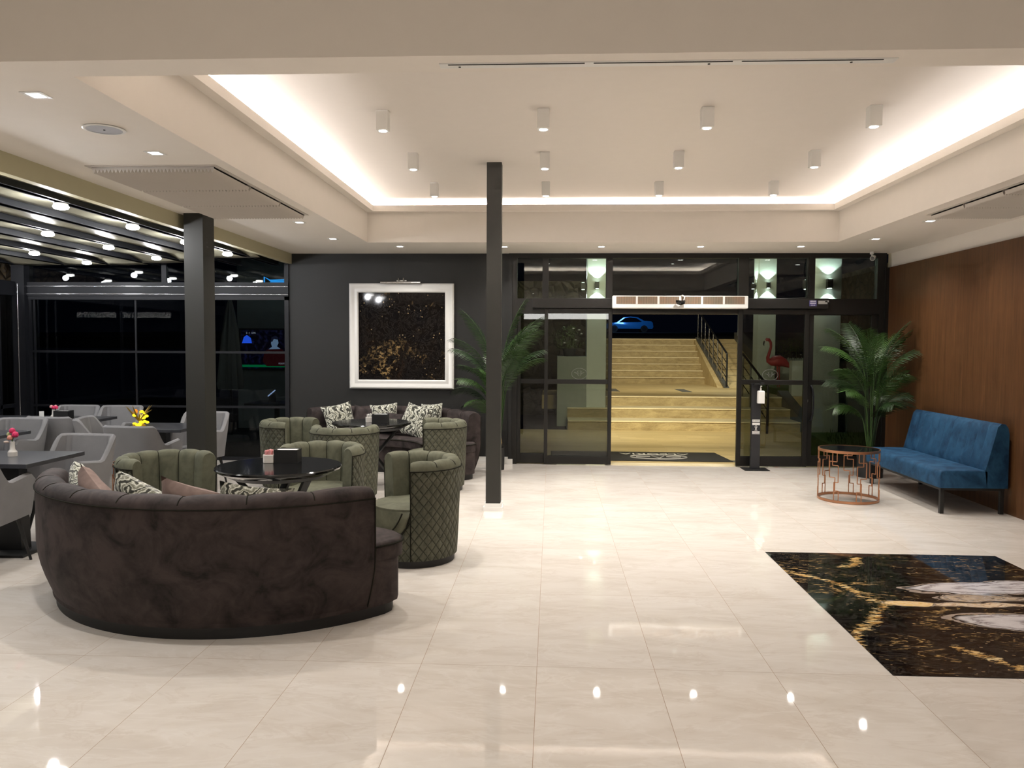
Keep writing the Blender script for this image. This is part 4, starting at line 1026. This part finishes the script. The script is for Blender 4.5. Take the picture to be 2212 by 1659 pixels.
# ramp with side band right of the handrail
m = MB().hexa([(4.56,20.6,.58),(5.65,20.6,.58),(5.65,24.8,.58),(4.56,24.8,.58),(4.56,20.6,.60),(5.65,20.6,.60),(5.65,24.8,1.896),(4.56,24.8,1.896)]); struct('trim_10', m, M['travside'])
m = MB()
for k in range(1,9):
    y = 20.6+k*.47; z = .60+(y-20.6)/4.2*1.296; m.bar((4.57,y,z+.004),(5.64,y,z+.004),.015,.006)
struct('trim_11', m, M['granite'])
m = MB().hexa([(4.44,20.55,.599),(4.56,20.55,.599),(4.56,24.8,.599),(4.44,24.8,.599),(4.44,20.55,.61),(4.56,20.55,.61),(4.56,24.8,1.95),(4.44,24.8,1.95)])
m.hexa([(5.62,20.55,.599),(5.9,20.55,.599),(5.9,24.8,.599),(5.62,24.8,.599),(5.62,20.55,1.0),(5.9,20.55,1.0),(5.9,24.8,2.1),(5.62,24.8,2.1)])
struct('trim_12', m, M['granite'])
struct('trim_13', MB().hexa([(4.30,20.75,.599),(4.45,20.75,.599),(4.45,24.8,.599),(4.38,24.8,.599),(4.30,20.75,.60),(4.45,20.75,.61),(4.45,24.8,1.90),(4.38,24.8,1.90)]), M['travside'])
struct('ground', MB().hexa([(-30,26.9,1.5),(60,26.9,1.5),(60,60,1.5),(-30,60,1.5),(-30,26.9,1.896),(60,26.9,1.896),(60,90,3.3),(-30,90,3.3)]), M['asphalt'])
def railing(lab, x, y0, z0, y1, z1, n, h):
    t = thing('handrail', lab, 'handrail', (x,y0,z0)); dy = y1-y0; dzz = z1-z0
    part('top_rail', MB().tube([(0,0,0),(0,-.02,h*.9),(0,.0,h),(0,dy,dzz+h)], .024, 8), M['alu'], t)
    for k in range(n):
        f = k/(n-1); part('post', MB().cyl((0,dy*f,dzz*f),(0,dy*f,dzz*f+h), .018, 8), M['chrome'], t)
    for q in (.28,.5,.72): part('bar', MB().cyl((0,0,h*q),(0,dy,dzz+h*q), .010, 6), M['alu'], t)
    return t
railing('dark metal handrail beside the upper steps', 4.50, 20.62, .60, 24.7, 1.88, 8, .88)
railing('dark metal handrail seen through the right sliding door', 4.12, 15.3, .0, 17.3, .60, 4, .9)
struct('trim_14', MB().hexa([(4.86,15.2,.0),(5.08,15.2,.0),(5.08,17.3,.0),(4.86,17.3,.0),(4.86,15.2,.10),(5.08,15.2,.10),(5.08,17.3,.72),(4.86,17.3,.72)]), M['granite'])
# white columns with up and down sconces
def column(x0, x1, y0, y1, zs, lab, sides, pw=36, nick=''):
    t = thing('outdoor_column', lab, 'column', ((x0+x1)/2,(y0+y1)/2,0)); w = (x1-x0)/2; d = (y1-y0)/2
    part('shaft', MB().box((-w,-d,0),(w,d,4.6)), M['whitewall'], t, None, bev=.01); t['kind'] = 'structure'
    for sd in sides:
        cx, cy = ((x0+x1)/2, y0-.075) if sd == 'f' else (x0-.075, (y0+y1)/2)
        s = thing('wall_sconce', 'black up and down lamp on %s of the %s column' % ('the front' if sd == 'f' else 'the left side', nick), 'wall lamp', (cx,cy,zs), group='black up and down lamps on the columns')
        part('housing', MB().box((-.04,-.045,-.07),(.04,.045,.07)) if sd == 'f' else MB().box((-.045,-.04,-.07),(.045,.04,.07)), M['matblack'], s, None)
        part('wall_plate', MB().box((-.03,.045,-.04),(.03,.0755,.04)) if sd == 'f' else MB().box((.045,-.03,-.04),(.0755,.03,.04)), M['matblack'], s, None)
        part('lens', MB().box((-.028,-.028,-.072),(.028,.028,-.0701)).box((-.028,-.028,.0701),(.028,.028,.072)), M['sconcelens'], s, None)
        for dzz in (1,-1):
            l = spot((cx,cy,zs+.085*dzz), pw, 95, (cx,cy,zs+2*dzz), (.88,1,.94), .15, .012)
column(.72, 1.12, 16.40, 16.8, 2.90, 'white outdoor column left of the doorway with a lit lamp', 'fl', 36, 'outdoor leftmost')
column(4.98, 5.41, 19.5, 19.95, 3.14, 'far white outdoor column behind the right sliding door with a lit lamp', 'fl', 36, 'far right outdoor')
column(4.0, 4.42, 12.4, 12.64, 2.62, 'near white outdoor column behind the hinged door with a lit lamp', 'fl', 13, 'near right outdoor')
struct('wall_exterior', MB().box((.12,16.36,0),(.72,17.6,1.44)).box((.72,16.8,0),(1.12,17.6,1.44)), M['greywall'])
struct('wall_exterior', MB().box((5.0,19.45+.5,0),(7.0,20.2,1.22)).box((5.22,17.5,0),(6.9,17.7,1.36)), M['whitewall'])
struct('wall_exterior', MB().box((4.42,12.5,0),(6.6,12.7,1.44)), M['greywall'])
struct('wall_exterior', MB().box((-2.0,19.0,0),(.9,19.3,3.2)), M['rubble_dimmed'])
struct('wall_exterior', MB().box((6.9,13.5,0),(7.2,20,3.4)), M['rubble_dimmed'])
# grass beds
o = part('grass_bed', MB().hexa([(4.3,11.8,0),(7.2,11.6,0),(7.2,12.38,0),(3.95,12.38,0),(4.3,11.8,.12),(7.2,11.6,.16),(7.2,12.38,.38),(3.95,12.38,.34)]), M['grass'], None, None); tag(o, 'dark grass bank outside the hinged door', 'grass', kind='stuff')
m = MB(); R = random.Random(9)
for k in range(900):
    x = R.uniform(4.15,6.2); f = R.random(); y = 11.75+f*.65; z = .14+f*.22; h = R.uniform(.03,.08); a = R.uniform(-.03,.03)
    m.add([(x-.004,y,z),(x+.004,y,z),(x+a,y+a,z+h)], [(0,1,2)])
part('grass_blades', m, M['grass'], o, None, fix=False)
o = part('grass_bed', MB().box((4.98,17.72,.4),(6.88,19.45,.74)), M['grass'], None, None); tag(o, 'dark raised grass bed under the flamingo', 'grass', kind='stuff')
# shrubs in planters
def shrub(loc, w, h, lab, mat, flowers, seed, potmat=None, picket=0, ph=.12):
    t = thing('planter', lab, 'planter', loc); R = random.Random(seed)
    if picket:
        m = MB()
        for k in range(picket): m.box((-w+2*w*k/picket+.008,-.09,0),(-w+2*w*(k+1)/picket-.008,-.07,ph+.015*(k%2)))
        m.box((-w,-.07,0),(w,.09,ph*.8)); part('picket_box', m, potmat, t, None)
    else: part('pot', MB().lathe([(w*.35,0),(w*.5,ph),(w*.45,ph)],20), potmat or M['matblack'], t)
    m = MB()
    for k in range(int(260*max(1,w/.3))):
        x = R.gauss(0,w*.5) if not picket else R.uniform(-w,w); y = R.uniform(-.1,.1); z = ph+h*R.random()**1.3*(1-min(1,abs(x)/(w*1.6))*.5)
        l = R.uniform(.03,.07); a = R.uniform(0,2*pi); b = R.uniform(.1,1.2); d = Vector((cos(a)*cos(b),sin(a)*cos(b),sin(b))); s = d.orthogonal().normalized()*l*.16; p = Vector((x,y,z))
        m.add([p, p+d*l*.5+s, p+d*l, p+d*l*.5-s], [(0,1,2,3)])
    for k in range(8):
        x = R.uniform(-w*.8,w*.8); m.tube([(x,0,ph*.8),(x+R.uniform(-.05,.05),0,ph+h*.6),(x+R.uniform(-.1,.1),0,ph+h*1.05)], [.004,.003,.001], 4)
    part('foliage', m, mat, t, None, fix=False)
    for fx, fz, fm in flowers: part('flower', MB().ball((fx,-.08,fz), .022, 8, 5, (1.3,1,.7)), fm, t)
    return t
wf = M['cream']
shrub((.37,16.7,1.44), .30, .5, 'bushy potted plant on the grey wall left of the doorway', M['shrub'], [(.13,.34,wf),(-.1,.28,wf),(.2,.55,wf),(.08,.58,wf),(.25,.47,wf)], 1, M['matblack'], ph=.16)
shrub((5.95,20.06,1.22), .42, .5, 'leafy plants in a pale picket planter behind the flamingo', M['shrub'], [(.38,.5,wf),(.3,.36,wf),(.22,.25,wf)], 2, M['pickw'], 14, .16)
shrub((4.78,12.58,1.44), .30, .34, 'yellow green plant with a pink flower in a green picket planter', M['yshrub'], [(-.08,.40,plain('pink flower', (.55,.08,.25), .6)),(-.24,.30,wf),(-.18,.36,wf)], 3, M['pickg'], 12, .11)
shrub((5.3,12.58,1.44), .22, .28, 'yellow green plant at the right end of the outdoor ledge', M['yshrub'], [], 4, M['pickg'], 8, .10)
o = part('garden_lantern', MB().box((-.025,-.025,0),(.025,.025,.13)), M['pickw'], None, None, bev=.004); o.location = (4.48,12.56,1.44); tag(o, 'small pale upright block at the left end of the outdoor ledge', 'ornament')
# flamingo
t = thing('flamingo_statue', 'red pink flamingo garden statue behind the right sliding door', 'statue', (5.12,18.3,.74), 0)
m = MB()
bp = [(.32,0,.45),(.26,0,.49),(.16,0,.56),(.05,0,.60),(-.06,0,.60),(-.14,0,.58),(-.19,0,.60),(-.21,0,.68),(-.17,0,.80),(-.14,0,.92),(-.15,0,1.02),(-.19,0,1.08),(-.24,0,1.085),(-.27,0,1.06)]
m.tube(bp, [.012,.05,.095,.13,.12,.085,.055,.038,.032,.029,.03,.036,.038,.02], 14)
part('body', m, M['red'], t, 60)
part('beak', MB().tube([(-.265,0,1.065),(-.30,0,1.03),(-.305,0,.97),(-.295,0,.94)],[.022,.020,.014,.004],8), M['black'], t, label='black tipped beak')
part('beak_band', MB().tube([(-.262,0,1.07),(-.288,0,1.045)],[.024,.023],8), M['cream'], t)
for y in (-.03,.03): part('leg', MB().tube([(.03+y,y,.50),(.04+y,y,.25),(.05+y,y,0)],[.02,.009,.009],6), M['red'], t)
# car parked on the street
t = thing('parked_car', 'blue parked saloon car on the street beyond the stairs', 'car', (7.2,75,2.97), 0)
prof = [(-2.2,.35),(-2.25,.55),(-2.15,.75),(-1.9,.85),(-1.15,.95),(-.55,1.38),(.1,1.47),(.75,1.40),(1.35,1.08),(2.0,1.02),(2.15,.9),(2.2,.55),(2.1,.32)]
m = MB(); rows = []
for y, s in ((-.85,.92),(-.80,1),(.80,1),(.85,.92)):
    rows.append([(x, y*(1-.16*max(0,(z-.9)/.6)), z*s if z > .4 else z) for x, z in prof])
m.grid(rows, closed_u=True); K = len(prof); m.f.append(tuple(range(K))); m.f.append(tuple(len(m.v)-1-i for i in range(K)))
part('body', m, M['carblue'], t, 30)
part('side_window', MB().add([(-.98,-.86,.93),(-.45,-.80,1.31),(.1,-.785,1.38),(.66,-.80,1.31),(1.12,-.86,1.0)], [(0,1,2,3,4)]).add([(-.98,.86,.93),(-.45,.80,1.31),(.1,.785,1.38),(.66,.80,1.31),(1.12,.86,1.0)], [(4,3,2,1,0)]), M['carglass'], t, None)
for wx in (-1.4,1.35):
    for wy in (-.82,.82):
        w_ = part('wheel', MB().tube([(wx,wy-.09,.32),(wx,wy+.09,.32)], .33, 24), M['matblack'], t)
        part('wheel_rim', MB().tube([(wx,wy-.095,.32),(wx,wy+.095,.32)], .19, 12), M['alu'], w_)
area((6.0,70.5,7.0), 110, 1.5, 1.5, rot=(rad(42),0,0), col=(.35,.6,1))

# beyond the pergola glass
struct('ground', MB().box((-13,YB+.1,-.15),(-2.0,24,-.01)).box((-13,2,-.15),(-7.76,YB+.1,-.01)), M['asphalt'])
struct('wall_exterior', MB().box((-9.3,4,0),(-9.0,YB+2,3.0)), M['rubble'])
struct('wall_exterior', MB().box((-6.2,15.4,0),(-3.0,15.6,3.4)), M['greywall'])
spot((-8.3,10.4,3.4), 40, 100, (-9.0,11.6,1.2), (1,.8,.55), .6)
# television on the outdoor wall
t = thing('television', 'wall television showing a football match, seen through the dark glass', 'television', (-5.12,15.325,1.18))
M['tv'] = mat_screen()
part('casing', MB().box((-1.02,.0,-.03),(1.02,.07,.79)), M['matblack'], t, None)
part('screen', MB().box((-.98,-.006,0),(.98,0,.76)), M['tv'], t, None)
def flat(name, poly, col, st, y=-.008):
    m = MB(); n = len(poly); m.add([(x,y,z) for x,z in poly]+[(x,y+.001,z) for x,z in poly], [tuple(range(n)), tuple(reversed(range(n,2*n)))]+[(i,(i+1)%n,n+(i+1)%n,n+i) for i in range(n)])
    part(name, m, emitter('tv '+name, col, st), t, None)
cxp = -.31
flat('player_shirt', [(cxp-.24,.14),(cxp-.20,.34),(cxp-.10,.40),(cxp+.12,.40),(cxp+.22,.33),(cxp+.20,.05),(cxp-.16,.05)], (.10,.015,.02), .22)
flat('player_face', [(cxp-.12,.38),(cxp-.05,.43),(cxp-.07,.50),(cxp-.05,.58),(cxp+.01,.62),(cxp+.07,.58),(cxp+.08,.50),(cxp+.05,.44),(cxp+.12,.39)], (.13,.20,.32), 1.3, -.010)
flat('player_hair', [(cxp-.07,.53),(cxp-.06,.61),(cxp+.02,.65),(cxp+.08,.61),(cxp+.07,.57),(cxp-.01,.585),(cxp-.04,.53)], (.01,.012,.03), 1.0, -.012)
flat('spectator', [(-.96,.50),(-.92,.62),(-.86,.66),(-.78,.60),(-.76,.50)], (.02,.10,.85), 1.5)
flat('spectator', [(-.05,.36),(-.03,.50),(.01,.62),(.06,.50),(.08,.36)], (.02,.12,.95), 1.8)
text_part('score_text', '2 - 1  LIVE', .045, emitter('tv white', (.6,.65,.8), .8), t, Matrix.Translation((-.78,-.009,.70)) @ Matrix.Rotation(rad(90),4,'X'))
text_part('score_text', 'FOOTBALL', .045, emitter('tv white b', (.6,.65,.8), .6), t, Matrix.Translation((-.12,-.011,.10)) @ Matrix.Rotation(rad(90),4,'X'))
# closed parasol outside
t = thing('closed_parasol', 'pale folded parasol standing behind the dark glass wall', 'parasol', (-5.52,13.4,0))
part('pole', MB().cyl((0,0,0),(0,0,2.5),.025,10), M['alu'], t)
rows = []
for k, (z, r) in enumerate(((2.45,.02),(2.2,.07),(1.8,.12),(1.3,.16),(.95,.19),(.88,.17))):
    rows.append([(r*(1+.22*cos(9*a_))*cos(a_), r*(1+.22*cos(9*a_))*sin(a_), z) for a_ in [2*pi*i/54 for i in range(54)]])
part('canopy', MB().grid(rows, closed_u=True), M['parasol'], t, 60)
part('base', MB().lathe([(.3,0),(.28,.06),(.05,.09)],24), M['granite'], t)
spot((-4.2,12.6,3.2), 14, 110, (-4.9,15.0,1.2), (.8,.9,1), .8)
# blue neon sign beyond the glass
t = thing('neon_sign', 'blue neon tube sign beyond the glass above the rail', 'neon sign', (-4.88,13.3,2.74))
nb = emitter('blue neon', (.02,.28,.75), 2.2)
part('neon_tube', MB().tube([(0,0,-.13),(0,0,.06),(.1,0,.0),(.8,0,.03)], .013, 8), nb, t); part('neon_tube', MB().tube([(.03,0,-.12),(.12,0,-.02),(.8,0,-.03)], .013, 8), nb, t)
part('support', MB().box((0,.02,-.15),(.85,.05,-.12)).box((.4,.02,-2.78),(.44,.06,-.15)), M['matblack'], t, None)
# small bright phone left on a dark outdoor table
t = thing('outdoor_table', 'dark outdoor table just visible through the glass below the television', 'table', (-4.40,12.5,0))
part('table_top', MB().box((-.4,-.35,.70),(.4,.35,.73)), M['matblack'], t, None); part('pedestal', MB().cyl((0,0,.02),(0,0,.7),.04), M['matblack'], t); part('foot', MB().lathe([(.25,0),(.25,.02)],20), M['matblack'], t)
t = thing('tablet_stand', 'small lit phone screen leaning on the dark outdoor table', 'phone', (-4.45,12.4,.73), .0)
part('screen', MB().bar((-.06,0,.10),(.06,0,.20),.008,.016), emitter('phone screen', (.45,.6,1), 1.0), t, None); part('holder', MB().hexa([(-.05,.01,0),(.05,.01,0),(.05,.06,0),(-.05,.06,0),(-.05,.01,.09),(.05,.01,.15),(.05,.03,.15),(-.05,.03,.09)]), M['matblack'], t, None)

# court lighting: unseen spots added to brighten the stairs and paving
for x in (.6, 1.8, 3.0):
    spot((x,YB+.25,3.4), 330, 95, (x+.3,21,.5), (1,.89,.61), .7, .08)
for x in (.7,1.8,2.9): spot((x,YB+.3,3.5), 130, 90, (x+.1,13.4,0), (1,.9,.6), .7, .06)
for x in (1.4, 3.4):
    spot((x,18.5,5.2), 260, 110, (x,22,.8), (1,.89,.61), .7, .1)

# ------------------------------------------------------------------ world, camera, view
w = bpy.data.worlds.new('night'); SC.world = w; w.use_nodes = True
w.node_tree.nodes['Background'].inputs[0].default_value = (.0006,.0009,.0022,1); w.node_tree.nodes['Background'].inputs[1].default_value = 1
yaw, pitch, roll, F = .0496273967, .0479446718, .00497530573, 1712.17567
d = Vector((-sin(yaw)*cos(pitch), cos(yaw)*cos(pitch), -sin(pitch))); r = Vector((cos(yaw), sin(yaw), 0)); u = r.cross(d)
r2 = r*cos(roll)+u*sin(roll); u2 = -r*sin(roll)+u*cos(roll)
cam = bpy.data.cameras.new('camera'); co = bpy.data.objects.new('camera', cam); COL.objects.link(co)
co.matrix_world = Matrix(((r2.x,u2.x,-d.x,0),(r2.y,u2.y,-d.y,0),(r2.z,u2.z,-d.z,1.65),(0,0,0,1)))
cam.sensor_width = 36; cam.lens = F*36/2212; cam.clip_end = 300; cam.clip_start = .05
SC.camera = co
SC.view_settings.view_transform = 'Standard'; SC.view_settings.look = 'None'; SC.view_settings.gamma = 1; SC.view_settings.exposure = .4; SC.view_settings.use_curve_mapping = False
SC.cycles.use_denoising = True; SC.cycles.time_limit = 1150
SC.cycles.max_bounces = 6; SC.cycles.diffuse_bounces = 3; SC.cycles.glossy_bounces = 3; SC.cycles.use_adaptive_sampling = True; SC.cycles.adaptive_threshold = .05; SC.cycles.adaptive_min_samples = 16; SC.cycles.transparent_max_bounces = 12
SC.cycles.sample_clamp_indirect = 6; SC.cycles.caustics_reflective = False; SC.cycles.caustics_refractive = False
